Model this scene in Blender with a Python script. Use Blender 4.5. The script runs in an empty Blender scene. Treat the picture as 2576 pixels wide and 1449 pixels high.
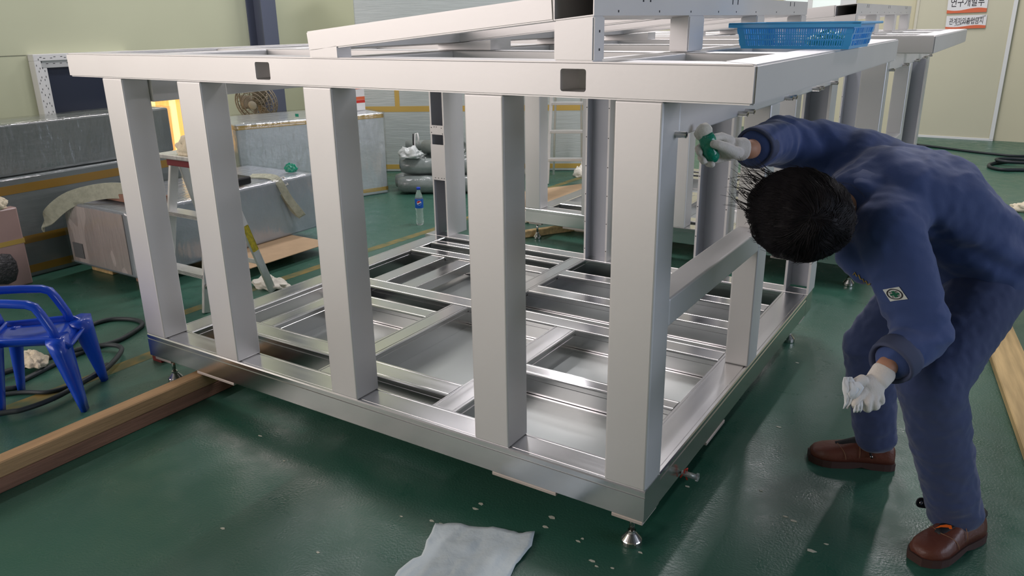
import bpy, bmesh, math, random
from mathutils import Vector, Matrix, Euler, noise as mnoise
random.seed(7)
scene = bpy.context.scene
COL = scene.collection

# ------------------------------------------------------------------ camera
cam_data = bpy.data.cameras.new('camera')
cam = bpy.data.objects.new('camera', cam_data); COL.objects.link(cam)
cam.location = (0.74789, -1.86393, 1.55)
cam.rotation_euler = (1.241941, 0.0135195, 0.567679)
cam_data.sensor_width = 36.0
cam_data.lens = 1965.77 * 36.0 / 2576.0
cam_data.clip_start = 0.05
scene.camera = cam

# ------------------------------------------------------------------ world, lights, exposure
world = bpy.data.worlds.new('world'); scene.world = world; world.use_nodes = True
world.node_tree.nodes['Background'].inputs[0].default_value = (0.75, 0.85, 1.0, 1)
world.node_tree.nodes['Background'].inputs[1].default_value = 0.6
vs = scene.view_settings
vs.view_transform = 'Standard'; vs.look = 'None'; vs.gamma = 1.0; vs.use_curve_mapping = False
vs.exposure = 0.14

def area(name, loc, rot, sx, sy, power, color=(1, 1, 1), spread=180):
    d = bpy.data.lights.new(name, 'AREA'); d.shape = 'RECTANGLE'; d.size = sx; d.size_y = sy
    d.energy = power; d.color = color; d.spread = math.radians(spread)
    o = bpy.data.objects.new(name, d); COL.objects.link(o); o.location = loc; o.rotation_euler = rot
    return o
R = math.radians
XL0 = -6.3
# daylight through the high window band behind the photographer
area('front_window_daylight', (-4.2, -6.45, 2.9), (R(-90), 0, R(180)), 3.6, 3.0, 165, (1.0, 0.87, 0.845))
# and through the window of the left wall on the photographer's side
area('left_window_daylight', (XL0 + 0.04, -4.2, 2.7), (0, R(-90), 0), 2.4, 3.4, 110, (1.0, 0.87, 0.85))
# added bluish fill that lifts faces turned right; no opening in that wall
area('right_fill_light', (8.9, 1.5, 2.6), (0, R(90), 0), 2.2, 7.0, 270, (0.76, 0.82, 1.0))
# rows of tube fittings below the roof
for (lx, ly) in ((-4.6, 2.2), (-4.6, 5.4), (-4.6, 8.6), (-1.4, 4.2), (-1.4, 6.6), (-0.02, 8.1), (1.7, 3.8)):
    area('ceiling_tubes', (lx, ly, 4.72), (0, 0, 0), 0.25, 1.5, 98 if ly == 4.2 else 50, (1.0, 0.95, 0.985))

# ------------------------------------------------------------------ helpers
def lin(c):
    c = c / 255.0
    return c / 12.92 if c <= 0.04045 else ((c + 0.055) / 1.055) ** 2.4
def rgb(r, g, b): return (lin(r), lin(g), lin(b), 1.0)
MATS = {}
def mat(name, color, rough=0.5, metal=0.0, var=0.0, vscale=6.0, bump=0.0, bscale=40.0, coat=0.0, coat_rough=0.1,
        stretch=(1, 1, 1), rvar=0.0, alpha=1.0, trans=0.0, ior=1.45, spec=0.5, sheen=0.0, emit=None, estr=0.0, second=None):
    if name in MATS: return MATS[name]
    m = bpy.data.materials.new(name); m.use_nodes = True
    nt = m.node_tree; N = nt.nodes; L = nt.links; b = N['Principled BSDF']
    b.inputs['Base Color'].default_value = color; b.inputs['Roughness'].default_value = rough
    b.inputs['Metallic'].default_value = metal; b.inputs['IOR'].default_value = ior
    b.inputs['Coat Weight'].default_value = coat; b.inputs['Coat Roughness'].default_value = coat_rough
    b.inputs['Transmission Weight'].default_value = trans; b.inputs['Alpha'].default_value = alpha
    b.inputs['Specular IOR Level'].default_value = spec; b.inputs['Sheen Weight'].default_value = sheen
    if emit: b.inputs['Emission Color'].default_value = emit; b.inputs['Emission Strength'].default_value = estr
    if var or bump or rvar:
        tc = N.new('ShaderNodeTexCoord'); mp = N.new('ShaderNodeMapping'); mp.inputs['Scale'].default_value = stretch
        L.new(tc.outputs['Object'], mp.inputs['Vector'])
        if var or rvar:
            n = N.new('ShaderNodeTexNoise'); n.inputs['Scale'].default_value = vscale; n.inputs['Detail'].default_value = 2.5
            L.new(mp.outputs[0], n.inputs['Vector'])
        if var:
            mx = N.new('ShaderNodeMix'); mx.data_type = 'RGBA'
            c2 = second if second else tuple(x * (1 - var) for x in color[:3]) + (1,)
            c1 = color if second else tuple(min(1, x * (1 + var)) for x in color[:3]) + (1,)
            mx.inputs[6].default_value = c2; mx.inputs[7].default_value = c1
            rp = N.new('ShaderNodeMapRange'); rp.inputs[1].default_value = 0.3; rp.inputs[2].default_value = 0.7
            L.new(n.outputs['Fac'], rp.inputs[0]); L.new(rp.outputs[0], mx.inputs[0]); L.new(mx.outputs[2], b.inputs['Base Color'])
        if rvar:
            mr = N.new('ShaderNodeMapRange'); mr.inputs[1].default_value = 0.3; mr.inputs[2].default_value = 0.7
            mr.inputs[3].default_value = max(0.03, rough - rvar); mr.inputs[4].default_value = min(1, rough + rvar)
            L.new(n.outputs['Fac'], mr.inputs[0]); L.new(mr.outputs[0], b.inputs['Roughness'])
        if bump:
            n2 = N.new('ShaderNodeTexNoise'); n2.inputs['Scale'].default_value = bscale; n2.inputs['Detail'].default_value = 5
            L.new(mp.outputs[0], n2.inputs['Vector'])
            bp = N.new('ShaderNodeBump'); bp.inputs['Strength'].default_value = bump; bp.inputs['Distance'].default_value = 0.02
            L.new(n2.outputs['Fac'], bp.inputs['Height']); L.new(bp.outputs[0], b.inputs['Normal'])
            if coat: L.new(bp.outputs[0], b.inputs['Coat Normal'])
    MATS[name] = m
    return m

def link(o, parent=None):
    COL.objects.link(o)
    if parent is not None: o.parent = parent
    return o
def mesh_obj(name, bm, material, parent=None, smooth=False, kind=None):
    bmesh.ops.recalc_face_normals(bm, faces=bm.faces[:])
    me = bpy.data.meshes.new(name); bm.to_mesh(me); bm.free()
    if material is not None: me.materials.append(material)
    if smooth:
        for p in me.polygons: p.use_smooth = True
    o = bpy.data.objects.new(name, me)
    if kind: o['kind'] = kind
    link(o, parent)
    if parent is not None and parent.get('_off') is None:
        pass
    return o
def data_obj(name, verts, faces, material, parent=None, smooth=False, kind=None):
    bm = bmesh.new(); vv = [bm.verts.new(v) for v in verts]
    for f in faces:
        try: bm.faces.new([vv[i] for i in f])
        except ValueError: pass
    return mesh_obj(name, bm, material, parent, smooth, kind)
def tag(o, label, cat, group=None, kind=None):
    o['label'] = label; o['category'] = cat
    if group: o['group'] = group
    if kind: o['kind'] = kind
    return o
def thing(name, label, cat, loc=(0, 0, 0), rot=(0, 0, 0), group=None):
    o = bpy.data.objects.new(name, None); COL.objects.link(o)
    o.location = loc; o.rotation_euler = rot; o.empty_display_size = 0.1
    return tag(o, label, cat, group)
def structure(o): o['kind'] = 'structure'; return o
def copy_tree(o, parent=None):
    c = o.copy(); COL.objects.link(c); c.parent = parent
    for ch in list(o.children): copy_tree(ch, c)
    return c

def bm_box(bm, x0, x1, y0, y1, z0, z1, bev=0.0, seg=2, mtx=None):
    v = [bm.verts.new(p) for p in ((x0,y0,z0),(x1,y0,z0),(x1,y1,z0),(x0,y1,z0),(x0,y0,z1),(x1,y0,z1),(x1,y1,z1),(x0,y1,z1))]
    fs = [bm.faces.new([v[i] for i in f]) for f in ((3,2,1,0),(4,5,6,7),(0,1,5,4),(1,2,6,5),(2,3,7,6),(3,0,4,7))]
    if bev:
        es = list({e for f in fs for e in f.edges})
        r = bmesh.ops.bevel(bm, geom=es, offset=bev, segments=seg, affect='EDGES', profile=0.5)
        v = list({x for f in r['faces'] for x in f.verts} | {x for x in v if x.is_valid})
    if mtx is not None:
        for x in v: x.co = mtx @ x.co
    return v
def box_obj(name, x0, x1, y0, y1, z0, z1, material, parent=None, bev=0.004, seg=2, mtx=None, kind=None):
    bm = bmesh.new(); bm_box(bm, x0, x1, y0, y1, z0, z1, bev, seg)
    if mtx is not None: bmesh.ops.transform(bm, matrix=mtx, verts=bm.verts[:])
    return mesh_obj(name, bm, material, parent, kind=kind)
def bm_tube(bm, pts, r, n=8, closed=False, cap=True):
    """sweep a circle along points; r number or list"""
    pts = [Vector(p) for p in pts]; m = len(pts); rings = []
    up = Vector((0, 0, 1)); prev = None
    for i, p in enumerate(pts):
        if closed: t = (pts[(i+1) % m] - pts[i-1])
        else: t = pts[min(i+1, m-1)] - pts[max(i-1, 0)]
        if t.length < 1e-9: t = Vector((0, 0, 1))
        t.normalize()
        if prev is None:
            a = t.cross(up)
            if a.length < 1e-3: a = t.cross(Vector((1, 0, 0)))
        else:
            a = prev - t * prev.dot(t)
            if a.length < 1e-6: a = t.cross(up)
        a.normalize(); prev = a; b = t.cross(a)
        rr = r[i] if isinstance(r, (list, tuple)) else r
        if isinstance(rr, (list, tuple)): ra, rb = rr
        else: ra = rb = rr
        rings.append([bm.verts.new(p + a * math.cos(2*math.pi*k/n) * ra + b * math.sin(2*math.pi*k/n) * rb) for k in range(n)])
    rng = range(m) if closed else range(m-1)
    for i in rng:
        A = rings[i]; B = rings[(i+1) % m]
        for k in range(n): bm.faces.new((A[k], A[(k+1) % n], B[(k+1) % n], B[k]))
    if cap and not closed:
        bm.faces.new(rings[0][::-1]); bm.faces.new(rings[-1])
    return rings
def tube_obj(name, pts, r, material, parent=None, n=8, closed=False, smooth=True, kind=None):
    bm = bmesh.new(); bm_tube(bm, pts, r, n, closed); return mesh_obj(name, bm, material, parent, smooth, kind)
def bm_lathe(bm, prof, n=24, mtx=None):
    rings = []
    vs_ = []
    for (r, z) in prof:
        if r < 1e-6: ring = [bm.verts.new((0, 0, z))]
        else: ring = [bm.verts.new((r*math.cos(2*math.pi*k/n), r*math.sin(2*math.pi*k/n), z)) for k in range(n)]
        rings.append(ring); vs_ += ring
    for A, B in zip(rings, rings[1:]):
        for k in range(n):
            a = [A[k % len(A)], A[(k+1) % len(A)], B[(k+1) % len(B)], B[k % len(B)]]
            a = list(dict.fromkeys(a))
            if len(a) >= 3:
                try: bm.faces.new(a)
                except ValueError: pass
    if mtx is not None:
        for v in vs_: v.co = mtx @ v.co
    return vs_
def lathe_obj(name, prof, material, parent=None, n=24, mtx=None, smooth=True):
    bm = bmesh.new(); bm_lathe(bm, prof, n, mtx); return mesh_obj(name, bm, material, parent, smooth)
def bm_prism(bm, poly, axis, a0, a1):
    """extrude 2-D polygon along axis 'x','y','z' from a0 to a1"""
    def P(u, v, a):
        return {'x': (a, u, v), 'y': (u, a, v), 'z': (u, v, a)}[axis]
    A = [bm.verts.new(P(u, v, a0)) for u, v in poly]; B = [bm.verts.new(P(u, v, a1)) for u, v in poly]
    n = len(poly)
    for k in range(n): bm.faces.new((A[k], A[(k+1) % n], B[(k+1) % n], B[k]))
    bm.faces.new(A[::-1]); bm.faces.new(B)
    return A + B
def prism_obj(name, poly, axis, a0, a1, material, parent=None, mtx=None, smooth=False, kind=None):
    bm = bmesh.new(); bm_prism(bm, poly, axis, a0, a1)
    if mtx is not None: bmesh.ops.transform(bm, matrix=mtx, verts=bm.verts[:])
    return mesh_obj(name, bm, material, parent, smooth, kind)
def rrect(x0, x1, y0, y1, r, n=4):
    pts = []
    for cx, cy, a0 in ((x1-r, y1-r, 0), (x0+r, y1-r, 90), (x0+r, y0+r, 180), (x1-r, y0+r, 270)):
        for k in range(n+1):
            a = math.radians(a0 + 90*k/n); pts.append((cx + r*math.cos(a), cy + r*math.sin(a)))
    return pts
def bake(o):
    """apply modifiers"""
    dg = bpy.context.evaluated_depsgraph_get(); dg.update()
    me = bpy.data.meshes.new_from_object(o.evaluated_get(dg)); o.modifiers.clear(); o.data = me
    return o
def cut(o, cutters):
    for c in cutters:
        md = o.modifiers.new('cut', 'BOOLEAN'); md.operation = 'DIFFERENCE'; md.object = c; md.solver = 'EXACT'
    bake(o)
    for c in cutters: bpy.data.objects.remove(c)
    return o
def wobble(o, amp, scale, seed=0.0):
    for v in o.data.vertices:
        p = v.co * scale + Vector((seed, seed*1.7, seed*0.3))
        v.co += Vector((mnoise.noise(p), mnoise.noise(p + Vector((9.1, 0, 0))), mnoise.noise(p + Vector((0, 7.7, 0))))) * amp
    return o

# ------------------------------------------------------------------ materials
def aluminium_mill(name, stretch):
    return mat(name, (0.70, 0.70, 0.705, 1), 0.22, 1.0, var=0.02, vscale=2.2, stretch=stretch, rvar=0.03, bump=0.0)
M_SATIN = mat('satin_anodised_aluminium', (0.775, 0.765, 0.76, 1), 0.52, 0.70, var=0.02, vscale=3, bump=0.012, bscale=90)
M_MILL_X = aluminium_mill('mill_aluminium_x', (0.12, 14, 14))
M_MILL_Y = aluminium_mill('mill_aluminium_y', (14, 0.12, 14))
M_TRAY = mat('grey_sheet_tray', rgb(178, 184, 182), 0.36, 0.55, var=0.04, vscale=2)
M_CHROME = mat('bright_steel', (0.62, 0.60, 0.57, 1), 0.2, 1.0)
M_PLATE = mat('pale_steel_plate', rgb(196, 186, 178), 0.5, 0.3)
M_CHANNEL_SHADE = mat('channel_shade_grey', rgb(188, 192, 200), 0.45, 0.3)  # shade inside the rear channels, painted as a greyer metal
M_DARK = mat('dark_hole', rgb(40, 42, 46), 0.7)

# floor: worn green epoxy
def floor_material():
    m = bpy.data.materials.new('green_epoxy_floor'); m.use_nodes = True
    nt = m.node_tree; N = nt.nodes; L = nt.links; b = N['Principled BSDF']
    tc = N.new('ShaderNodeTexCoord')
    n1 = N.new('ShaderNodeTexNoise'); n1.inputs['Scale'].default_value = 0.9; n1.inputs['Detail'].default_value = 5
    n2 = N.new('ShaderNodeTexNoise'); n2.inputs['Scale'].default_value = 9; n2.inputs['Detail'].default_value = 8
    n3 = N.new('ShaderNodeTexNoise'); n3.inputs['Scale'].default_value = 120; n3.inputs['Detail'].default_value = 2
    for n in (n1, n2, n3): L.new(tc.outputs['Object'], n.inputs['Vector'])
    mx = N.new('ShaderNodeMix'); mx.data_type = 'RGBA'
    mx.inputs[6].default_value = (0.020, 0.102, 0.066, 1); mx.inputs[7].default_value = (0.048, 0.124, 0.090, 1)
    rp = N.new('ShaderNodeMapRange'); rp.inputs[1].default_value = 0.35; rp.inputs[2].default_value = 0.65
    L.new(n1.outputs['Fac'], rp.inputs[0]); L.new(rp.outputs[0], mx.inputs[0])
    # pale scuffs and scratches: stretched noise, thresholded
    mp = N.new('ShaderNodeMapping'); mp.inputs['Rotation'].default_value = (0, 0, 0.9); mp.inputs['Scale'].default_value = (3, 60, 1)
    L.new(tc.outputs['Object'], mp.inputs['Vector'])
    n4 = N.new('ShaderNodeTexNoise'); n4.inputs['Scale'].default_value = 1.0; n4.inputs['Detail'].default_value = 3
    L.new(mp.outputs[0], n4.inputs['Vector'])
    r4 = N.new('ShaderNodeMapRange'); r4.inputs[1].default_value = 0.68; r4.inputs[2].default_value = 0.80; r4.inputs[4].default_value = 0.35
    L.new(n4.outputs['Fac'], r4.inputs[0])
    mu = N.new('ShaderNodeMath'); mu.operation = 'MULTIPLY'; L.new(r4.outputs[0], mu.inputs[0]); L.new(n2.outputs['Fac'], mu.inputs[1])
    mx2 = N.new('ShaderNodeMix'); mx2.data_type = 'RGBA'; mx2.inputs[7].default_value = (0.22, 0.27, 0.23, 1)
    L.new(mx.outputs[2], mx2.inputs[6]); L.new(mu.outputs[0], mx2.inputs[0]); L.new(mx2.outputs[2], b.inputs['Base Color'])
    r2 = N.new('ShaderNodeMapRange'); r2.inputs[1].default_value = 0.3; r2.inputs[2].default_value = 0.7; r2.inputs[3].default_value = 0.24; r2.inputs[4].default_value = 0.42
    L.new(n2.outputs['Fac'], r2.inputs[0]); L.new(r2.outputs[0], b.inputs['Roughness'])
    bp = N.new('ShaderNodeBump'); bp.inputs['Strength'].default_value = 0.12; bp.inputs['Distance'].default_value = 0.01
    L.new(n3.outputs['Fac'], bp.inputs['Height']); L.new(bp.outputs[0], b.inputs['Normal'])
    return m
M_FLOOR = floor_material()
M_WALL_L = mat('khaki_wall_panel', rgb(194, 197, 167), 0.6, var=0.03, vscale=1.2)
M_WALL_R = mat('beige_wall_panel', rgb(206, 200, 172), 0.55, var=0.03, vscale=1.2)
M_CEIL = mat('grey_roof_lining', rgb(112, 115, 118), 0.7)
M_COLUMN = mat('slate_painted_steel', rgb(92, 98, 116), 0.5)
M_WHITE_PVC = mat('white_pvc', rgb(222, 222, 220), 0.35)

# ------------------------------------------------------------------ the hall
XL, XR, YN, YF, HT = -6.3, 9.0, -6.5, 10.1, 4.9
structure(box_obj('floor', XL, XR, YN, YF, -0.1, 0.0, M_FLOOR, bev=0))
structure(box_obj('ceiling', XL, XR, YN, YF, HT, HT + 0.1, M_CEIL, bev=0))
structure(box_obj('wall_left', XL - 0.1, XL, YN, YF, 0, HT, M_WALL_L, bev=0))
structure(box_obj('wall_back', XL, XR, YF, YF + 0.1, 0, HT, M_WALL_R, bev=0))
structure(box_obj('wall_right', XR, XR + 0.1, YN, YF, 0, HT, mat('grey_far_wall', rgb(128, 134, 138), 0.7), bev=0))
bm = bmesh.new()
for a in ((XL, -6.0, 0, HT), (-2.4, XR, 0, HT), (-6.0, -2.4, 4.45, HT), (-6.0, -2.4, 0, 1.35)): bm_box(bm, a[0], a[1], YN - 0.1, YN, a[2], a[3])
structure(mesh_obj('wall_front', bm, M_WALL_R))

# ------------------------------------------------------------------ the aluminium machine frames
ZB, ZT, ZU, ZV = 0.1311, 0.2385, 1.3562, 1.4491
LX, DP = 2.4175, 0.1182
def ribbed(lo, hi, zb, zt, groove=True):
    """cross-section of the ribbed base extrusion (u across, v up)"""
    c = 0.004
    s = [(lo+c, zb), (hi-c, zb), (hi, zb+c), (hi, zt-0.024), (hi-0.003, zt-0.022), (hi-0.003, zt-0.017), (hi, zt-0.015), (hi, zt-c), (hi-c, zt),
         (hi-0.012, zt), (hi-0.013, zt-0.0025), (hi-0.016, zt-0.0025), (hi-0.017, zt),
         (lo+0.017, zt), (lo+0.016, zt-0.0025), (lo+0.013, zt-0.0025), (lo+0.012, zt), (lo+c, zt), (lo, zt-c),
         (lo, zt-0.015), (lo+0.003, zt-0.017), (lo+0.003, zt-0.022), (lo, zt-0.024), (lo, zb+c)]
    return s
def tilt_xz(x, zl):     # height of the tilted upper deck at x
    return zl + (x + 1.213) * (1.5500 - 1.4680) / (1.213 - 0.313)
def build_frame():
    root = bpy.data.objects.new('machine_frame', None); COL.objects.link(root); root.empty_display_size = 0.2
    def bx(name, lo, hi, z0, z1, m=M_SATIN, bev=0.006, seg=3, par=root):
        return box_obj(name, lo[0], hi[0], lo[1], hi[1], z0, z1, m, par, bev, seg)
    # base: outer members
    prism_obj('base_beam', ribbed(0, DP, ZB, ZT), 'x', -LX, 0, M_MILL_X, root)
    prism_obj('base_beam', ribbed(2.005, 2.125, ZB, ZT), 'x', -LX, 0, M_MILL_X, root)
    prism_obj('base_beam', ribbed(-0.125, -0.0005, ZB, ZT), 'y', DP, 2.005, M_MILL_Y, root)
    prism_obj('base_beam', ribbed(-2.372, -2.252, ZB, ZT), 'y', DP, 2.005, M_MILL_Y, root)
    # base: inner members
    prism_obj('base_joist', ribbed(1.012, 1.128, ZB, ZT), 'x', -2.252, -0.125, M_MILL_X, root)
    for (x0, x1, y0, y1) in ((-1.463, -1.360, DP, 1.012), (-0.882, -0.772, DP, 1.012), (-1.335, -1.237, 1.128, 2.005), (-2.085, -1.987, DP+0.24, 1.012)):
        prism_obj('base_joist', ribbed(x0, x1, ZB, ZT), 'y', y0, y1, M_MILL_Y, root)
    for (y0, y1, x0, x1) in ((0.795, 0.900, -1.987, -1.463), (0.202, 0.312, -1.360, -0.882), (0.522, 0.603, -0.772, -0.125), (1.362, 1.480, -1.237, -0.125),
                             (1.675, 1.785, -1.237, -0.125), (1.655, 1.762, -2.252, -1.335), (1.850, 1.93, -2.252, -1.335), (0.248, 0.358, -2.252, -1.463)):
        prism_obj('base_joist', ribbed(y0, y1, ZB, ZT), 'x', x0, x1, M_MILL_X, root)
    for (x0, x1) in ((-2.09, -1.99), (-1.89, -1.79)):
        bx('base_slat', (x0, 1.128), (x1, 1.655), ZB+0.05, ZT-0.006, M_MILL_Y, 0.003)
    # trays closing the cells from below
    for (x0, x1, y0, y1) in ((-1.987, -1.463, 0.358, 0.795), (-1.360, -0.882, 0.312, 1.012), (-0.772, -0.125, DP, 0.522), (-0.772, -0.125, 0.603, 1.012),
                             (-1.237, -0.125, 1.128, 1.362), (-1.987, -1.335, 1.128, 1.655), (-1.237, -0.125, 1.480, 1.675), (-2.252, -2.085, 0.358, 1.012)):
        bx('tray', (x0-0.01, y0-0.01), (x1+0.01, y1+0.01), ZB+0.006, ZB+0.010, M_TRAY, 0)
        bx('tray_lip', (x0, y1-0.016), (x1, y1-0.004), ZB+0.010, ZB+0.022, M_MILL_X, 0)
    # front posts
    for (x0, x1) in ((-LX, -2.286), (-1.934, -1.797), (-1.266, -1.136), (-0.609, -0.475), (-0.1329, -0.0002)):
        bx('post', (x0, 0.0003), (x1, DP), ZT, ZU)
    # side posts and rails on the right side
    bx('post', (-0.095, 1.016), (-0.0003, 1.134), ZT, 1.258)
    bx('rail', (-0.088, DP), (-0.0004, 1.016), 0.718, 0.804)
    bx('rail', (-0.10, DP), (-0.0005, 2.03), 1.256, ZU, bev=0.004)
    bx('rail', (-2.372, DP), (-2.27, 2.03), 1.256, ZU, bev=0.004)
    # rear posts: open channels with narrow flanges
    def channel(x0, x1, y0=2.03, y1=2.125, z0=ZT, z1=ZU):
        t = 0.005; fl = 0.011
        poly = [(x0, y1), (x0, y0), (x0+fl, y0), (x0+fl, y0+0.003), (x0+t, y0+0.003), (x0+t, y1-t), (x1-t, y1-t), (x1-t, y0+0.003), (x1-fl, y0+0.003), (x1-fl, y0), (x1, y0), (x1, y1)]
        po = prism_obj('post', poly, 'z', z0, z1, M_SATIN, root)
        bx('channel_shade_strip', (x0+t+0.001, y1-t-0.004), (x1-t-0.001, y1-t-0.001), z0, z1, M_CHANNEL_SHADE, 0, par=po)  # added strips that carry the channel's inner shade as colour
        bx('channel_shade_strip', (x0+t+0.0005, y0+0.004), (x0+t+0.003, y1-t-0.005), z0, z1, M_CHANNEL_SHADE, 0, par=po)
        return po
    pl = channel(-2.352, -2.243, y1=2.23); channel(-1.262, -1.116, y1=2.11); channel(-0.604, -0.440, y1=2.16); channel(-0.123, -0.0004, y1=2.16)
    # cover plate with a stepped cut-out on the left channel
    poly = [(-2.352, 0.602), (-2.243, 0.602), (-2.243, 0.945), (-2.352, 0.945), (-2.352, 0.895), (-2.318, 0.895), (-2.312, 0.885), (-2.252, 0.885), (-2.252, 0.826), (-2.343, 0.826), (-2.343, 0.884), (-2.352, 0.884)]
    bx('cover_plate', (-2.352, 2.0265), (-2.243, 2.0298), 0.602, 0.826, M_SATIN, 0, par=pl)
    bx('cover_plate', (-2.352, 2.0265), (-2.243, 2.0298), 0.888, 0.945, M_SATIN, 0, par=pl)
    # narrow uprights standing behind the channels
    for x in (-2.10, -1.05, -0.40):
        bx('upright', (x, 2.06), (x+0.04, 2.12), ZT, ZU, bev=0.003)
    for (x, z) in [(-2.340, 0.93), (-2.318, 0.935), (-2.30, 0.935), (-2.262, 0.93), (-2.340, 0.90), (-2.255, 0.895), (-2.325, 0.615), (-2.30, 0.615), (-2.275, 0.615), (-2.255, 0.615)]:
        lathe_obj('rivet_hole', [(0, 0.0), (0.0028, 0.0), (0.0028, 0.001), (0, 0.001)], M_DARK, pl, 8, Matrix.Translation((x, 2.0255, z)) @ Matrix.Rotation(R(90), 4, 'X'), smooth=False)
    for x in (-1.256, -1.122, -0.598, -0.446):
        for k in range(7): lathe_obj('rivet_hole', [(0, 0.0), (0.0028, 0.0), (0.0028, 0.001), (0, 0.001)], M_DARK, root, 8, Matrix.Translation((x, 2.0295, 0.30 + 0.16*k)) @ Matrix.Rotation(R(90), 4, 'X'), smooth=False)
    # top frame
    XA, XB, YA, YB, q = -LX-0.2337, 0.2226, 0.0, 2.251, DP
    def mitred(poly):
        bm = bmesh.new(); bm_prism(bm, poly, 'z', ZU, ZV); bmesh.ops.bevel(bm, geom=bm.edges[:], offset=0.005, segments=3, affect='EDGES')
        return mesh_obj('top_beam', bm, M_SATIN, root)
    ft = mitred([(XA, YA), (XB, YA), (XB-q, YA+q), (XA+q, YA+q)])
    cs = []
    for (x0, x1) in ((-1.485, -1.413), (-0.292, -0.216)):
        c = prism_obj('cutter', rrect(x0, x1, 1.373, 1.431, 0.007), 'y', -0.02, 0.105, M_SATIN); cs.append(c)
    cut(ft, cs)
    mitred([(XA, YB), (XB, YB), (XB-q, YB-q), (XA+q, YB-q)]); mitred([(XB, YA), (XB, YB), (XB-q, YB-q), (XB-q, YA+q)]); mitred([(XA, YA), (XA, YB), (XA+q, YB-q), (XA+q, YA+q)])
    for (y0, y1) in ((0.66, 0.76), (1.40, 1.50)):
        bx('top_joist', (-LX-0.116, y0), (0.105, y1), ZU+0.004, ZV-0.002)
    for (x0, x1) in ((-2.28, -2.18), (-1.25, -1.13), (-0.315, -0.195)):
        for (y0, y1) in ((DP, 0.66), (0.76, 1.40), (1.50, 2.133)):
            bx('top_joist', (x0, y0), (x1, y1), ZU+0.004, ZV-0.003)
    # tilted upper deck
    xa, xb = -0.313, -0.196
    for y0, y1 in ((0.0005, 0.064), (0.675, 0.815), (1.43, 1.535), (2.15, 2.25)):
        za, zb_ = tilt_xz(xa, 1.468), tilt_xz(xb, 1.468)
        xq = xa if y0 < 0.1 else xb - 0.066; za = tilt_xz(xq, 1.468)
        poly = [(xq, ZV), (xb, ZV), (xb, zb_), (xq, za)]
        bm = bmesh.new(); bm_prism(bm, poly, 'y', y0, y1)
        bmesh.ops.bevel(bm, geom=bm.edges[:], offset=0.004, segments=2, affect='EDGES'); mesh_obj('deck_post', bm, M_SATIN, root)
        # low wedge on the other end of the same line
        bm = bmesh.new(); bm_prism(bm, [(-1.215, ZV), (-0.968 if y0 > 0.1 else -1.095, ZV), (-0.968 if y0 > 0.1 else -1.095, tilt_xz(-1.0, 1.466)), (-1.215, tilt_xz(-1.215, 1.468))], 'y', y0, y1)
        mesh_obj('wedge_block', bm, M_SATIN, root)
        # tilted cross member
        t = 0.061
        bm = bmesh.new(); bm_prism(bm, [(-1.220, tilt_xz(-1.220, 1.468)), (xa, tilt_xz(xa, 1.468)), (xa-0.004, tilt_xz(xa, 1.468)+t), (-1.226, tilt_xz(-1.226, 1.468)+t)], 'y', y0, y0+0.062)
        bmesh.ops.bevel(bm, geom=bm.edges[:], offset=0.004, segments=2, affect='EDGES'); mesh_obj('deck_beam', bm, M_SATIN, root)
    # long deck beam, an open tube whose mouth shows at the front
    bm = bmesh.new(); za, zb_ = tilt_xz(xa, 1.468), tilt_xz(xb, 1.468); t = 0.058
    bm_prism(bm, [(xa, za), (xb, zb_), (xb, zb_+t), (xa, za+t)], 'y', 0, 2.25)
    long_beam = mesh_obj('deck_beam', bm, M_SATIN, root)
    w = 0.003
    c = prism_obj('cutter', [(xa+w, za+w), (xb-w, zb_+w), (xb-w, zb_+t-w), (xa+w, za+t-w)], 'y', -0.05, 1.1, M_SATIN)
    cut(long_beam, [c])
    bm = bmesh.new(); bm_prism(bm, [(-1.226, tilt_xz(-1.226, 1.468)), (-1.11, tilt_xz(-1.11, 1.468)), (-1.11, tilt_xz(-1.11, 1.468)+0.061), (-1.226, tilt_xz(-1.226, 1.468)+0.061)], 'y', 0.064, 2.25)
    mesh_obj('deck_beam', bm, M_SATIN, root)
    # bolt holes along the outer side of the long beam
    hx = xb + 0.0006
    k = 0
    for y in (0.30, 0.35, 1.10, 1.16, 1.92, 1.99):
        bm = bmesh.new(); bm_box(bm, hx-0.001, hx, y, y+0.008, zb_+0.036, zb_+0.054); mesh_obj('slot_hole', bm, M_DARK, long_beam)
    for y in (0.14, 0.42, 0.68, 0.95, 1.15, 1.4, 1.7, 2.0):
        bm = bmesh.new(); bm_box(bm, hx-0.001, hx, y, y+0.006, zb_+0.008, zb_+0.014); mesh_obj('slot_hole', bm, M_DARK, long_beam)
    for z in (1.475, 1.52):
        bm = bmesh.new(); bm_box(bm, hx-0.001, hx, 0.03, 0.036, z, z+0.006); mesh_obj('slot_hole', bm, M_DARK, root)
    # locating pins under the right overhang
    for y in (0.094, 0.627, 0.699, 1.19, 1.249, 1.633, 1.706, 2.0):
        mtx = Matrix.Translation((0, y, 1.266)) @ Matrix.Rotation(R(90), 4, 'Y')
        p = lathe_obj('pin', [(0, -0.004), (0.0085, -0.004), (0.0085, 0.028), (0.0075, 0.030), (0.0045, 0.030), (0.0045, 0.022), (0, 0.022)], M_CHROME, root, 16, mtx, smooth=False)
    # foot plates and levelling feet
    for (x0, x1, y0, y1) in ((-2.389, -2.277, 0.004, 0.11), (-2.09, -1.848, 0.002, 0.11), (-0.544, -0.30, 0.002, 0.11), (-0.106, -0.004, 0.002, 0.11),
                             (-0.11, -0.004, 1.9, 2.02), (-2.37, -2.26, 1.9, 2.02), (-0.10, 0.002, 0.55, 0.75)):
        bx('foot_plate', (x0, y0), (x1, y1), ZB-0.012, ZB, M_PLATE, 0.002)
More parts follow.
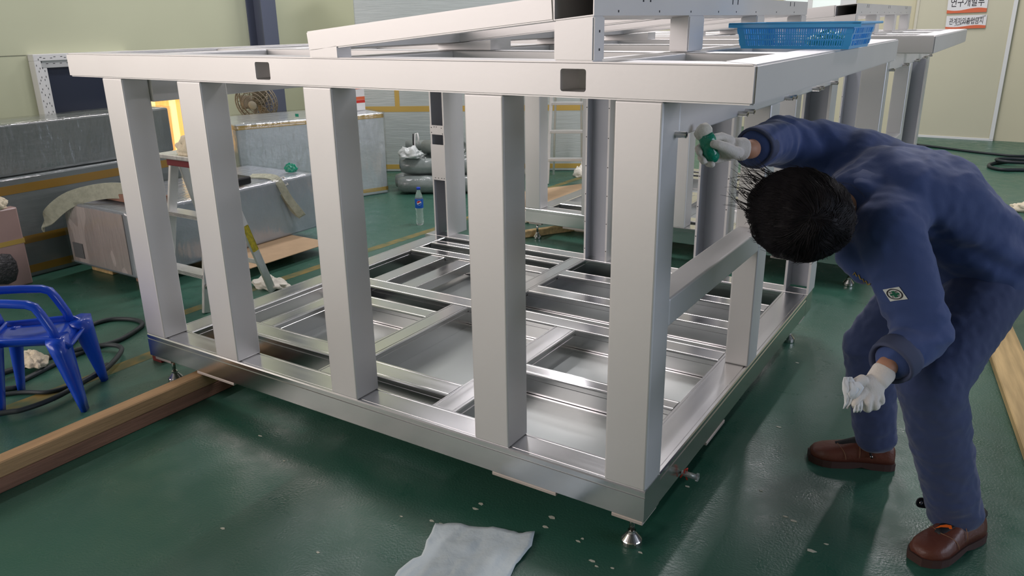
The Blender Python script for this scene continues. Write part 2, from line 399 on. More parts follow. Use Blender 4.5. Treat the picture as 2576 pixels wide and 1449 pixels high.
    for (x, y) in ((-0.062, 0.062), (-2.345, 0.058), (-0.06, 1.96), (-2.31, 1.96)):
        T = Matrix.Translation((x, y, 0))
        f = lathe_obj('levelling_foot', [(0, 0.0), (0.031, 0.0), (0.033, 0.003), (0.033, 0.016), (0.031, 0.019), (0.016, 0.037), (0.013, 0.040), (0, 0.040)], M_CHROME, root, 28, T, smooth=False)
        lathe_obj('nut', [(0, 0.038), (0.0135, 0.038), (0.0135, 0.048), (0, 0.048)], M_CHROME, f, 6, T, smooth=False)
        lathe_obj('stem', [(0, 0.040), (0.0088, 0.040), (0.0088, ZB-0.012), (0, ZB-0.012)], M_CHROME, f, 16, T)
    return root
near = build_frame()
tag(near, 'large welded aluminium machine frame nearest the camera, worker leaning in at its side', 'frame', 'aluminium machine frames')
far = copy_tree(near)
far.location = (0.09, 2.975, 0); far.scale = (0.965, 1, 1)
tag(far, 'second aluminium machine frame standing behind the near one, close to the sliding door', 'frame', 'aluminium machine frames')

# ------------------------------------------------------------------ fittings of the hall
M_GLASS_DARK = mat('dark_window_glass', rgb(46, 52, 68), 0.12, spec=0.6)
M_PRINT = mat('dark_print', rgb(70, 70, 72), 0.6)
M_WARM = mat('warm_lit_sheet', rgb(255, 190, 110), 0.6, emit=rgb(255, 178, 92), estr=0.95)
M_WARM2 = mat('warm_lit_rib', rgb(255, 214, 140), 0.6, emit=rgb(255, 222, 150), estr=1.05)
def win_frame(name, y0, y1, z0, z1, w, x0, x1, m, parent=None):
    bm = bmesh.new()
    bm_box(bm, x0, x1, y0, y1, z1-w, z1, 0.004); bm_box(bm, x0, x1, y0, y1, z0, z0+w, 0.004)
    bm_box(bm, x0, x1, y0, y0+w, z0+w, z1-w, 0.004); bm_box(bm, x0, x1, y1-w, y1, z0+w, z1-w, 0.004)
    return mesh_obj(name, bm, m, parent)
w1 = structure(win_frame('window_1', 1.678, 2.56, 0.45, 1.344, 0.055, XL, XL+0.09, M_WHITE_PVC))
win_frame('sash', 1.733, 2.505, 0.505, 1.289, 0.058, XL+0.01, XL+0.06, M_WHITE_PVC, w1)
box_obj('pane', XL+0.02, XL+0.03, 1.79, 2.45, 0.56, 1.235, M_GLASS_DARK, w1, 0)
bm = bmesh.new()
for i in range(30):                      # lettering marks printed on the frame's protective film
    y = 1.70 + 0.029 * i
    if i % 3: bm_box(bm, XL+0.0902, XL+0.0908, y, y+0.017, 1.308 + 0.009*(i % 2), 1.313 + 0.009*(i % 2))
    z = 0.6 + 0.024 * i
    if i % 4: bm_box(bm, XL+0.0902, XL+0.0908, 1.690 + 0.012*(i % 3), 1.695 + 0.012*(i % 3), z, z+0.014)
    if i % 3: bm_box(bm, XL+0.0602, XL+0.0608, 1.752 + 0.014*(i % 2), 1.757 + 0.014*(i % 2), z, z+0.015)
    if i % 2: bm_box(bm, XL+0.0602, XL+0.0608, y+0.06, y+0.078, 1.262, 1.267)
mesh_obj('printed_marks', bm, M_PRINT, w1)
box_obj('panel_seam', XL, XL+0.003, -6, 1.67, 1.335, 1.340, mat('seam', rgb(120, 122, 104), 0.7), bpy.data.objects['wall_left'], 0)
w2 = structure(win_frame('window_2', 2.60, 3.30, 0.30, 0.925, 0.02, XL, XL+0.05, M_WHITE_PVC))
for k in range(9):                       # warm translucent corrugated sheet, lit from outside
    y = 2.62 + k * 0.0735
    prism_obj('corrugation', [(XL+0.012, y), (XL+0.022, y+0.012), (XL+0.022, y+0.03), (XL+0.012, y+0.042), (XL+0.012, y+0.0735), (XL+0.006, y+0.0735), (XL+0.006, y)], 'z', 0.32, 0.905, M_WARM2 if k % 3 == 1 else M_WARM, w2)
# steel column against the left wall: an H section
bm = bmesh.new(); cx0, cx1, cy0, cy1 = XL, -6.064, 3.99, 4.186
bm_box(bm, cx0, cx0+0.014, cy0, cy1, 0, HT); bm_box(bm, cx1-0.014, cx1, cy0, cy1, 0, HT); bm_box(bm, cx0+0.014, cx1-0.014, (cy0+cy1)/2-0.006, (cy0+cy1)/2+0.006, 0, HT)
structure(mesh_obj('trim_1', bm, M_COLUMN))
# sliding door in the back wall with its guide strips and signs
M_DOOR = mat('sliding_door_panel', rgb(200, 196, 172), 0.42, var=0.02, vscale=1)
d1 = structure(box_obj('door_1', -0.62, 0.50, YF-0.05, YF-0.004, 0.02, 2.6, M_DOOR, bev=0.003))
box_obj('door_edge', 0.455, 0.50, YF-0.062, YF-0.05, 0.02, 2.6, M_WHITE_PVC, d1, 0.003)
box_obj('door_edge', -0.62, -0.585, YF-0.062, YF-0.05, 0.02, 2.6, mat('pale_trim', rgb(205, 200, 182), 0.5), d1, 0.003)
box_obj('bottom_strip', -0.62, 0.50, YF-0.06, YF-0.05, 0.0, 0.03, M_WHITE_PVC, d1, 0.002)
M_SIGN = mat('sign_white', rgb(225, 224, 224), 0.45); M_SIGN_TXT = mat('sign_black', rgb(45, 42, 48), 0.5); M_SIGN_RED = mat('sign_orange', rgb(214, 106, 70), 0.5)
def wall_sign(label, x0, x1, z0, z1, text, tilt, strike):
    s = thing('wall_sign', label, 'sign', ((x0+x1)/2, YF-0.066, (z0+z1)/2), (0, R(tilt), 0))
    w, h = (x1-x0)/2, (z1-z0)/2
    box_obj('board', -w, w, -0.002, 0.002, -h, h, M_SIGN, s, 0)
    bm = bmesh.new(); n = 16; top = []; bot = []
    for k in range(n+1):
        u = -1 + 2*k/n
        top.append((u*w, -h*0.62 + 0.12*h*math.sin(u*3.0) )); bot.append((u*w, -h if abs(u) > 0.0 else -h))
    bm_prism(bm, [(x, -h) for x in (-w, w)] + [(x, z) for x, z in reversed(top)], 'y', -0.0035, -0.002)
    mesh_obj('orange_wave', bm, M_SIGN_RED, s)
    cu = bpy.data.curves.new('lettering', 'FONT'); cu.body = text; cu.align_x = 'CENTER'; cu.align_y = 'CENTER'; cu.size = 1.0; cu.extrude = 0.002; cu.offset = 0.006
    t = bpy.data.objects.new('lettering', cu); COL.objects.link(t)
    dg = bpy.context.evaluated_depsgraph_get(); me = bpy.data.meshes.new_from_object(t.evaluated_get(dg)); bpy.data.objects.remove(t)
    xs = [v.co.x for v in me.vertices]; ys = [v.co.y for v in me.vertices]
    if xs:
        sw = (2*w*0.84)/(max(xs)-min(xs)); sh = (2*h*0.50)/(max(ys)-min(ys)); mx_, my_ = (max(xs)+min(xs))/2, (max(ys)+min(ys))/2
        for v in me.vertices: v.co = Vector(((v.co.x-mx_)*sw, -0.0025 - v.co.z*0.5, (v.co.y-my_)*sh + h*0.16))
    me.materials.clear(); me.materials.append(M_SIGN_TXT)
    link(bpy.data.objects.new('lettering', me), s)
    if strike:
        for q in (0, 1):
            tube_obj('strike_mark', [(-w*0.55 + q*0.03, -0.004, -h*0.5), (w*0.25 + q*0.03, -0.004, h*0.25), (w*0.95, -0.004, h*(0.95 - 0.15*q))], 0.0014, M_SIGN_TXT, s, 4)
wall_sign('white sign with dark lettering over an orange wave, upper of two on the sliding door', -0.262, 0.178, 1.575, 1.80, '연구개발부', -1.5, False)
wall_sign('white sign with scratched-through lettering, lower of two on the sliding door', -0.250, 0.196, 1.385, 1.545, '관계자외출입금지', -1.5, True)
# glazed office partition in the back wall, upper part
w3 = structure(box_obj('window_3', -2.32, -1.36, YF-0.05, YF, 1.0, 2.3, M_WHITE_PVC, bev=0.003))
for x0, x1 in ((-2.29, -1.99), (-1.92, -1.56)):
    box_obj('pane', x0, x1, YF-0.058, YF-0.05, 1.62, 2.25, mat('frosted_pane', rgb(226, 234, 230), 0.25, emit=rgb(215, 228, 222), estr=0.35), w3, 0)
# faded yellow lane lines painted on the floor
M_LINE = mat('faded_yellow_paint', rgb(136, 116, 58), 0.6, var=1.0, vscale=10, second=rgb(66, 92, 66))
def lane(name, pts, w, label):
    vs_, fs = [], []
    for i, (x, y) in enumerate(pts):
        a = Vector(pts[max(i-1, 0)]); b = Vector(pts[min(i+1, len(pts)-1)]); t = (b-a).normalized(); n = Vector((-t.y, t.x))
        for s in (-1, 1): vs_.append((x + n.x*w/2*s, y + n.y*w/2*s, 0.0006))
        if i: fs.append((2*i-2, 2*i-1, 2*i+1, 2*i))
    o = data_obj(name, vs_, fs, M_LINE); tag(o, label, 'floor line'); return o
lane('lane_line', [(-3.10, 0.45), (-3.09, 1.3), (-3.06, 2.2), (-3.0, 3.2), (-3.03, 4.4), (-3.0, 5.6)], 0.075, 'faded yellow line painted on the green floor behind the near frame')
lane('lane_line', [(-2.72, 0.30), (-2.71, -0.1), (-2.72, -0.5), (-2.74, -1.2)], 0.085, 'worn yellow line on the floor under the blue chair')

# ------------------------------------------------------------------ wrapped goods along the left wall
def film_mat(name, color, stretch, bump=0.5):
    return mat(name, color, 0.42, 0.0, var=0.05, vscale=2.5, bump=bump, bscale=5, coat=1.0, coat_rough=0.09, stretch=stretch)
M_WRAP_H = film_mat('film_over_grey_board', rgb(186, 194, 192), (1.2, 1.2, 14), 0.2)
M_WRAP_D = film_mat('film_over_dark_grey_board', rgb(112, 120, 120), (0.6, 0.6, 3.0), 0.22)
M_WRAP_B = film_mat('film_over_box', rgb(150, 158, 166), (5, 2, 2), 0.35)
M_WRAP_W = film_mat('film_over_white_panel', rgb(184, 174, 170), (14, 2, 2), 0.25)
M_TAPE = mat('brown_packing_tape', rgb(196, 164, 84), 0.35, coat=0.5)
M_BLACK0 = mat('black_plastic', rgb(24, 25, 28), 0.5)
M_TAPE2 = mat('ochre_packing_tape', rgb(150, 116, 46), 0.35, coat=0.5)
M_WOOD = mat('pale_timber', rgb(196, 168, 118), 0.75, var=0.25, vscale=4, stretch=(9, 0.7, 9), bump=0.15, bscale=14)
M_WOOD_OLD = mat('weathered_timber', rgb(142, 112, 92), 0.8, var=0.3, vscale=3, stretch=(9, 0.7, 9), bump=0.2, bscale=14)
M_CARD = mat('cardboard', rgb(176, 150, 118), 0.8, var=0.06, vscale=8)
def loose_film(name, sx, sy, sz, parent, seed, amp=0.012, pad=0.008, m=None):
    """crumpled clear stretch film, a shell standing a little off the box"""
    bm = bmesh.new()
    bmesh.ops.create_cube(bm, size=1.0)
    bmesh.ops.subdivide_edges(bm, edges=bm.edges[:], cuts=14, use_grid_fill=True)
    for v in bm.verts: v.co = Vector((v.co.x*(sx+2*pad), v.co.y*(sy+2*pad), (v.co.z+0.5)*(sz+pad)))
    for v in bm.verts:
        p = Vector((v.co.x*9, v.co.y*9, v.co.z*3.0)) + Vector((seed, 0, 0))
        v.co += Vector((abs(mnoise.noise(p)), mnoise.noise(p+Vector((5, 5, 0))), 0.5*abs(mnoise.noise(p+Vector((0, 3, 3)))))) * amp
        v.co.z = max(v.co.z, 0.004)
    return mesh_obj(name, bm, m or M_FILM, parent, True)
def film_shader():
    m = bpy.data.materials.new('clear_stretch_film'); m.use_nodes = True; nt = m.node_tree; N = nt.nodes; L = nt.links
    N.remove(N['Principled BSDF']); out = N['Material Output']
    tr = N.new('ShaderNodeBsdfTransparent'); gl = N.new('ShaderNodeBsdfGlossy'); gl.inputs['Roughness'].default_value = 0.16
    tc = N.new('ShaderNodeTexCoord'); mp = N.new('ShaderNodeMapping'); mp.inputs['Scale'].default_value = (4.5, 4.5, 1.2)
    n = N.new('ShaderNodeTexNoise'); n.inputs['Scale'].default_value = 3; n.inputs['Detail'].default_value = 4
    bp = N.new('ShaderNodeBump'); bp.inputs['Strength'].default_value = 0.45; bp.inputs['Distance'].default_value = 0.03
    L.new(tc.outputs['Object'], mp.inputs[0]); L.new(mp.outputs[0], n.inputs['Vector']); L.new(n.outputs['Fac'], bp.inputs['Height']); L.new(bp.outputs[0], gl.inputs['Normal'])
    mx = N.new('ShaderNodeMixShader'); mx.inputs[0].default_value = 0.18
    L.new(tr.outputs[0], mx.inputs[1]); L.new(gl.outputs[0], mx.inputs[2]); L.new(mx.outputs[0], out.inputs['Surface'])
    return m
M_FILM = film_shader()
def wrapped(name, label, loc, size, yaw, m, tapes=(), film=None, group=None, extra=None):
    sx, sy, sz = size
    t = thing(name, label, 'wrapped goods', loc, (0, 0, yaw), group)
    bm = bmesh.new(); bm_box(bm, -sx/2, sx/2, -sy/2, sy/2, 0, sz, 0.012, 2); mesh_obj('body', bm, m, t)
    for (z, h, mm) in tapes:
        bm = bmesh.new(); e = 0.0015
        bm_box(bm, -sx/2-e, sx/2+e, -sy/2-e, -sy/2+0.02, z, z+h); bm_box(bm, sx/2-0.02, sx/2+e, -sy/2-e, sy/2+e, z, z+h)
        bm_box(bm, -sx/2-e, -sx/2+0.02, -sy/2-e, sy/2+e, z, z+h); bm_box(bm, -sx/2-e, sx/2+e, sy/2-0.02, sy/2+e, z, z+h)
        mesh_obj('tape_band', bm, mm, t)
    if film is not None: loose_film('stretch_film', sx, sy, sz, t, film)
    return t
# long crates at the far left, one on the other
wrapped('wrapped_crate', 'long grey film-wrapped crate on the floor, brown tape round it, lower of two', (-4.765, 0.18, 0), (0.41, 3.16, 0.655), 0, M_WRAP_D, ((0.555, 0.055, M_TAPE2), (0.225, 0.05, M_TAPE2), (0.03, 0.05, M_TAPE2)), None, 'crates by the left wall')
wrapped('wrapped_crate', 'long grey film-wrapped crate lying on top of the other by the window', (-4.775, 0.18, 0.658), (0.33, 3.16, 0.32), 0, M_WRAP_D, (), 3.0, 'crates by the left wall')
# low box on blocks, its pale end towards the camera
b = wrapped('wrapped_box', 'low film-wrapped box with a pale end panel, behind the stepladder', (-4.03, 1.50, 0.075), (0.74, 1.5, 0.415), 0, M_WRAP_B, (), 8.0)
box_obj('end_panel', -0.345, 0.30, -0.756, -0.7505, 0.02, 0.40, M_WRAP_W, b, 0)
box_obj('end_plate', -0.31, -0.20, -0.762, -0.757, 0.05, 0.15, mat('grey_fitting', rgb(120, 122, 124), 0.4, 0.3), b, 0)
for i, (x, y, wh) in enumerate(((-3.75, 0.9, 'near right'), (-4.25, 0.9, 'near left'), (-3.72, 1.86, 'far right'), (-4.25, 1.86, 'far left'))):
    o = box_obj('wood_block', -0.12, 0.12, -0.055, 0.055, 0, 0.068, M_WOOD_OLD if i % 2 == 0 else M_WOOD, None, 0.006)
    o.location = (x, y, 0); tag(o, 'short timber block under the %s corner of the low film-wrapped box' % wh, 'block', 'blocks under the low box')
o = box_obj('cardboard_sheet', -0.26, 0.30, -0.36, 0.36, 0, 0.004, M_CARD, None, 0); o.location = (-3.56, 1.62, 0.069)
tag(o, 'flattened cardboard sheet sticking out from under the low film-wrapped box', 'cardboard')
# board lying on the low box
o = box_obj('timber_board', -0.32, 0.32, -0.07, 0.07, 0, 0.05, mat('reddish_board', rgb(140, 104, 88), 0.7, var=0.1), None, 0.004); o.location = (-3.98, 0.96, 0.502)
tag(o, 'short reddish board lying across the end of the low film-wrapped box', 'board')
# tall box behind with light lid and tape
wrapped('wrapped_box', 'waist-high film-wrapped box with tape along its top edge, in front of the fan', (-4.86, 3.24, 0), (0.72, 1.38, 0.762), R(-21), film_mat('film_over_pale_box', rgb(190, 198, 200), (2.5, 2.5, 4), 0.22), ((0.715, 0.035, M_TAPE), (0.03, 0.035, M_TAPE)), 14.0)
# large stack behind everything, the tallest wrapped thing
st = wrapped('wrapped_stack', 'tall film-wrapped stack of boards with brown tape bands, behind the bundles', (-4.18, 5.39, 0), (2.75, 0.5, 2.3), R(30), M_WRAP_H, ((0.645, 0.06, M_TAPE), (0.03, 0.05, M_TAPE)), None)
box_obj('tape_strip', -1.0, -0.95, -0.2525, -0.2505, 0.70, 1.5, M_TAPE, st, 0)
# red and white carton on top of the waist-high box
o = thing('carton', 'small white carton with orange and red print on top of the waist-high box', 'carton', (-4.62, 3.78, 0.764), (0, 0, R(-15)))
box_obj('body', -0.06, 0.06, -0.05, 0.05, 0, 0.30, M_SIGN, o, 0.002)
for z, h, mm in ((0.20, 0.03, M_SIGN_RED), (0.10, 0.03, M_SIGN_RED), (0.072, 0.026, mat('carton_red', rgb(196, 52, 44), 0.5))):
    box_obj('print_band', -0.0605, 0.0605, -0.0505, 0.0505, z, z+h, mm, o, 0)
# small green tabs and wipes left about
M_GREEN = mat('green_film', rgb(16, 140, 112), 0.25, var=0.12, vscale=20, bump=0.5, bscale=26, coat=0.6)
M_RAG = mat('white_rag', rgb(226, 222, 210), 0.9, bump=0.3, bscale=30)
M_GLOVE_CREAM = mat('cream_cotton', rgb(226, 214, 188), 0.9, bump=0.3, bscale=120)
def rag(name, label, cat, loc, sx, sy, h, m, seed, group=None):
    bm = bmesh.new(); bmesh.ops.create_icosphere(bm, subdivisions=4, radius=1.0)
    for v in bm.verts:
        p = v.co.copy(); q = Vector((p.x*2.4, p.y*2.4, p.z*2.0 + seed))
        f = 1 + 0.35*mnoise.noise(q) + 0.10*mnoise.noise(q*2.7)
        v.co = Vector((p.x*sx*f, p.y*sy*f, max(0.0, (p.z*0.75+0.35))*h*(1 + 0.55*mnoise.noise(Vector((q.x*1.1, q.y*1.1, seed))) + 0.2*mnoise.noise(q*2.2))))
        if v.co.z < 0: v.co.z = 0
    o = mesh_obj(name, bm, m, None, True); o.location = loc
    return tag(o, label, cat, group)
o = box_obj('green_tab', -0.02, 0.02, -0.002, 0.002, 0, 0.026, M_GREEN, None, 0); o.location = (-4.66, 3.05, 0.775)
tag(o, 'small green tab standing on the taped waist-high box', 'tab')
rag('wipe_pad', 'green and white wiping pad on the far end of the low box', 'pad', (-3.80, 2.16, 0.503), 0.05, 0.035, 0.05, M_GREEN, 2.2)
rag('wipe_pad', 'crumpled green wiping pad lying behind the stepladder legs', 'pad', (-3.74, 1.32, 0.503), 0.07, 0.045, 0.055, M_GREEN, 6.2)
rag('rag', 'white rag dropped beside the rear foot of the stepladder', 'rag', (-3.03, 1.22, 0), 0.12, 0.08, 0.05, M_RAG, 1.3)
rag('work_glove', 'cream glove dropped on the coiled hose beside the blue chair', 'glove', (-3.05, -0.22, 0.03), 0.10, 0.05, 0.05, M_GLOVE_CREAM, 4.1)
rag('rag', 'crumpled cream rag lying under the far frame', 'rag', (-2.05, 3.42, 0), 0.17, 0.08, 0.07, M_GLOVE_CREAM, 8.8)
rag('plastic_bag', 'pale plastic bag on the floor at the corner of the far frame', 'bag', (-2.56, 3.46, 0), 0.13, 0.10, 0.06, M_RAG, 3.8)
rag('rag', 'beige rag on the floor behind the worker', 'rag', (0.93, 5.76, 0), 0.12, 0.08, 0.06, M_GLOVE_CREAM, 5.5)
rag('plastic_bag', 'white plastic bag on the floor left of the folded far ladder', 'bag', (-3.52, 5.22, 0), 0.10, 0.08, 0.07, M_RAG, 7.7)
rag('plastic_bag', 'white plastic bag on the floor right of the folded far ladder', 'bag', (-3.02, 5.38, 0), 0.10, 0.07, 0.09, M_RAG, 9.3)
rag('green_wrap', 'green plastic wrap on the floor at the right edge behind the worker', 'wrap', (0.95, 4.2, 0), 0.06, 0.06, 0.06, M_GREEN, 1.9)
o = rag('work_glove', 'grey-white glove lying on the pinkish parcel at the left edge', 'glove', (-4.46, 0.37, 0.501), 0.05, 0.08, 0.07, M_GLOVE_CREAM, 11.0)
# pink-backed parcel at the left edge of the picture
t = thing('wrapped_parcel', 'upright pinkish parcel with a dark mesh bundle at the left edge', 'parcel', (-4.46, 0.36, 0), (0, 0, 0))
box_obj('board', -0.035, 0.035, -0.16, 0.13, 0, 0.50, mat('pink_board', rgb(178, 148, 142), 0.6, coat=0.5), t, 0.01)
box_obj('tape_band', -0.037, 0.037, -0.162, 0.132, 0.27, 0.30, M_TAPE, t, 0)
bm = bmesh.new(); bm_lathe(bm, [(0, -0.1), (0.05, -0.085), (0.075, -0.03), (0.075, 0.03), (0.05, 0.085), (0, 0.1)], 14, Matrix.Translation((0.06, -0.03, 0.14)) @ Matrix.Scale(0.45, 4, (1, 0, 0)))
o = mesh_obj('mesh_bundle', bm, mat('black_mesh', rgb(52, 52, 54), 0.6, bump=0.8, bscale=60, coat=0.4), t, True)
# webbing slings
M_WEB = mat('grey_webbing', rgb(176, 178, 160), 0.85, var=0.12, vscale=30, bump=0.3, bscale=70)
def strap(name, label, pts, w, side):
    bm = bmesh.new(); side = Vector(side).normalized(); rows = []
    P_ = [Vector(p) for p in pts]; fine = []
    for i in range(len(P_)-1):
        for k in range(6):
            t = k/6; p0 = P_[max(i-1, 0)]; p1 = P_[i]; p2 = P_[i+1]; p3 = P_[min(i+2, len(P_)-1)]
            fine.append(0.5*((2*p1) + (p2-p0)*t + (2*p0-5*p1+4*p2-p3)*t*t + (3*p1-p0-3*p2+p3)*t**3))
    fine.append(P_[-1])
    for i, p in enumerate(fine):
        tg = (fine[min(i+1, len(fine)-1)] - fine[max(i-1, 0)]).normalized(); sd_ = (side - tg*side.dot(tg)).normalized(); nrm = tg.cross(sd_).normalized()*0.004
        rows.append([bm.verts.new(p + sd_*w/2*s + nrm*q) for s, q in ((-1, -1), (1, -1), (1, 1), (-1, 1))])
    for A, B in zip(rows, rows[1:]):
        for k in range(4): bm.faces.new((A[k], A[(k+1) % 4], B[(k+1) % 4], B[k]))
    bm.faces.new(rows[0][::-1]); bm.faces.new(rows[-1])
    return tag(mesh_obj(name, bm, M_WEB, None, False), label, 'strap')
strap('lifting_sling', 'grey webbing sling drooping from the low box beside the left post', [(-3.85, 0.95, 0.565), (-4.05, 0.86, 0.57), (-4.25, 0.74, 0.52), (-4.38, 0.66, 0.42), (-4.44, 0.63, 0.33)], 0.10, (0.42, 0.27, 0.85))
strap('lifting_sling', 'grey webbing sling with a metal buckle hanging down the side of the low box', [(-3.95, 1.90, 0.50), (-3.75, 1.90, 0.515), (-3.655, 1.90, 0.49), (-3.625, 1.95, 0.36), (-3.60, 2.02, 0.24), (-3.615, 2.05, 0.21), (-3.64, 2.0, 0.27), (-3.645, 1.93, 0.40)], 0.055, (0.5, 0.75, 0.35))
bk_ = thing('buckle', 'small steel buckle of the sling on the low box edge', 'buckle', (-3.672, 1.96, 0.475), (R(10), R(62), R(12)))
bm = bmesh.new()
for a in ((-0.035, 0.035, -0.028, -0.018), (-0.035, 0.035, 0.018, 0.028), (-0.035, -0.026, -0.018, 0.018), (0.026, 0.035, -0.018, 0.018)): bm_box(bm, a[0], a[1], a[2], a[3], 0.0, 0.006, 0.001, 1)
mesh_obj('plate', bm, M_CHROME, bk_); tube_obj('bar', [(0, -0.02, 0.004), (0, 0.02, 0.004)], 0.003, M_CHROME, bk_, 8)
o = box_obj('foam_block', -0.07, 0.07, -0.15, 0.15, 0, 0.055, M_BLACK0, None, 0.012); o.location = (-3.76, 1.55, 0.503); tag(o, 'dark foam block lying on top of the low box behind the second post', 'foam block')
# ------------------------------------------------------------------ rolls of foam tube wrapped in clear bags, piled on the floor
M_ROLL = mat('grey_film_roll', rgb(128, 137, 134), 0.45, var=0.25, vscale=5, bump=0.6, bscale=9, coat=0.8, coat_rough=0.15)
rolls = []
RD = Vector((0.85, 0.53, 0)); RP = Vector((-0.53, 0.85, 0)); R0 = Vector((-4.16, 3.78, 0))
for (q, z, s0, s1, r) in ((0.0, 0.085, 0.0, 0.80, 0.082), (0.185, 0.090, -0.05, 0.78, 0.086), (0.37, 0.090, 0.0, 0.85, 0.086), (0.092, 0.245, 0.02, 0.74, 0.078), (0.28, 0.252, -0.02, 0.80, 0.080)):
    rolls.append((R0 + RP*q + RD*s0 + Vector((0, 0, z)), R0 + RP*q + RD*s1 + Vector((0, 0, z)), r))
where = ['lowest, nearest the camera', 'lowest, in the middle', 'lowest, against the tall stack', 'in the second layer, nearer the camera', 'in the second layer, farther back']
for i, (a, b_, r) in enumerate(rolls):
    a = Vector(a); b_ = Vector(b_); n = 12
    pts = [a.lerp(b_, k/n) for k in range(n+1)]
    bm = bmesh.new(); bm_tube(bm, pts, [r*(0.72 if k in (0, n) else 1.0) for k in range(n+1)], 16)
    o = mesh_obj('wrapped_roll', bm, M_ROLL, None, True); wobble(o, 0.007, 16, i*3.3)
    tag(o, 'grey film-wrapped roll in the pile, ' + where[i], 'roll', 'pile of wrapped rolls')
# foam pipes thrown across the top of the pile, open ends showing
def foam_pipe(label, a, b_, r, m):
    a = Vector(a); b_ = Vector(b_); bm = bmesh.new(); n = 14; A = []
    M = (b_-a).to_track_quat('Z', 'Y').to_matrix(); L_ = (b_-a).length
    prof = [(r, 0), (r, L_), (r*0.62, L_), (r*0.62, 0)]
    rings = [[bm.verts.new(a + M @ Vector((rr*math.cos(2*math.pi*k/20), rr*math.sin(2*math.pi*k/20), z))) for k in range(20)] for rr, z in prof]
    for i in range(4):
        A, B = rings[i], rings[(i+1) % 4]
        for k in range(20): bm.faces.new((A[k], A[(k+1) % 20], B[(k+1) % 20], B[k]))
    o = mesh_obj('foam_pipe', bm, m, None, True); wobble(o, 0.006, 18, a.x*7); return tag(o, label, 'pipe', 'foam pipes on the pile')
M_FOAM = mat('grey_foam', rgb(132, 140, 136), 0.6, var=0.2, vscale=6, bump=0.4, bscale=14, coat=0.4)
foam_pipe('grey foam pipe slanting over the pile with its open end towards the camera', (-3.60, 4.06, 0.45), (-4.10, 4.14, 0.40), 0.066, M_FOAM)
foam_pipe('thinner grey foam pipe lying at the left end of the pile', (-4.40, 4.20, 0.385), (-3.92, 4.50, 0.40), 0.05, M_FOAM)
o = rag('plastic_sheet', 'crumpled clear plastic sheet heaped on the right end of the pile', 'plastic sheet', (-3.56, 4.36, 0.345), 0.18, 0.15, 0.14, M_ROLL, 21.0)
o = rag('plastic_sheet', 'bunched pale plastic sheet at the left end of the pile', 'plastic sheet', (-4.10, 3.90, 0.335), 0.13, 0.09, 0.08, mat('pale_plastic', rgb(196, 202, 200), 0.35, coat=0.7, bump=0.6, bscale=9), 17.0)
cp = thing('spring_clamp', 'white and black spring clamp standing on the pile against the tall stack', 'clamp', (-4.16, 4.05, 0.335), (0, 0, R(30)))
tube_obj('white_jaw', [(0.0, 0, 0.0), (0.0, 0, 0.12), (0.012, 0, 0.20), (0.03, 0, 0.205), (0.038, 0, 0.16), (0.035, 0, 0.10)], 0.008, M_WHITE_PVC, cp, 8)
tube_obj('black_jaw', [(-0.012, 0, 0.06), (-0.014, 0, 0.14), (-0.010, 0, 0.20)], 0.007, M_BLACK0, cp, 8)
# ------------------------------------------------------------------ industrial fan on a pole
M_FAN = mat('dusty_fan_beige', rgb(146, 136, 118), 0.6, 0.2, var=0.1, vscale=8)
fan = thing('industrial_fan', 'dusty beige industrial fan with round cage beside the steel column', 'fan', (-5.62, 3.42, 0), (0, 0, 0))
fz = Vector((0.35, -0.90, -0.28)).normalized(); fx = fz.cross(Vector((0, 0, 1))).normalized(); fy = fz.cross(fx)
H_ = Matrix.Translation((0, 0, 0.83)) @ Matrix((fx, fy, fz)).transposed().to_4x4() @ Matrix.Scale(0.86, 4)
bm = bmesh.new()
for (r, z) in ((0.235, 0.0), (0.23, 0.05), (0.23, -0.05), (0.19, 0.078), (0.15, 0.088), (0.11, 0.094), (0.19, -0.075), (0.13, -0.085), (0.07, -0.09)):
    bm_tube(bm, [H_ @ Vector((r*math.cos(a*math.pi/16), r*math.sin(a*math.pi/16), z)) for a in range(32)], 0.0042 if r < 0.22 else 0.006, 5, closed=True)
for k in range(28):
    a = 2*math.pi*k/28; ca, sa = math.cos(a), math.sin(a)
    for sgn in (1, -1): bm_tube(bm, [H_ @ Vector((ca*r, sa*r, sgn*z)) for r, z in ((0.05, 0.097), (0.13, 0.091), (0.2, 0.072), (0.232, 0.04), (0.235, 0))], 0.0022, 4)
mesh_obj('cage', bm, M_FAN, fan, True)
lathe_obj('hub_badge', [(0, 0.104), (0.045, 0.102), (0.056, 0.096), (0, 0.09)], mat('fan_badge', rgb(176, 170, 152), 0.5), fan, 24, H_)
for k in range(3):
    bm = bmesh.new(); a0 = 2*math.pi*k/3; vs_ = []
    for i in range(6):
        for j in range(5):
            r = 0.04 + 0.165*i/5; a = a0 + (j/4-0.5)*(1.05 + 0.3*math.sin(i)); vs_.append(bm.verts.new(H_ @ Vector((r*math.cos(a), r*math.sin(a), 0.05*(j/4-0.5)))))
    for i in range(5):
        for j in range(4): bm.faces.new((vs_[i*5+j], vs_[i*5+j+1], vs_[i*5+j+6], vs_[i*5+j+5]))
    bl = mesh_obj('blade', bm, M_FAN, fan, True); sol = bl.modifiers.new('s', 'SOLIDIFY'); sol.thickness = 0.003
lathe_obj('motor', [(0, -0.02), (0.06, -0.02), (0.068, -0.10), (0.06, -0.18), (0.035, -0.20), (0, -0.20)], M_FAN, fan, 20, H_)
lathe_obj('pole', [(0, 0.02), (0.017, 0.02), (0.017, 0.80), (0, 0.80)], M_FAN, fan, 12, Matrix.Translation((-0.09, 0.05, 0)))
lathe_obj('base', [(0, 0), (0.22, 0), (0.22, 0.015), (0.05, 0.04), (0.02, 0.05), (0, 0.05)], M_FAN, fan, 24, Matrix.Translation((-0.09, 0.05, 0)))
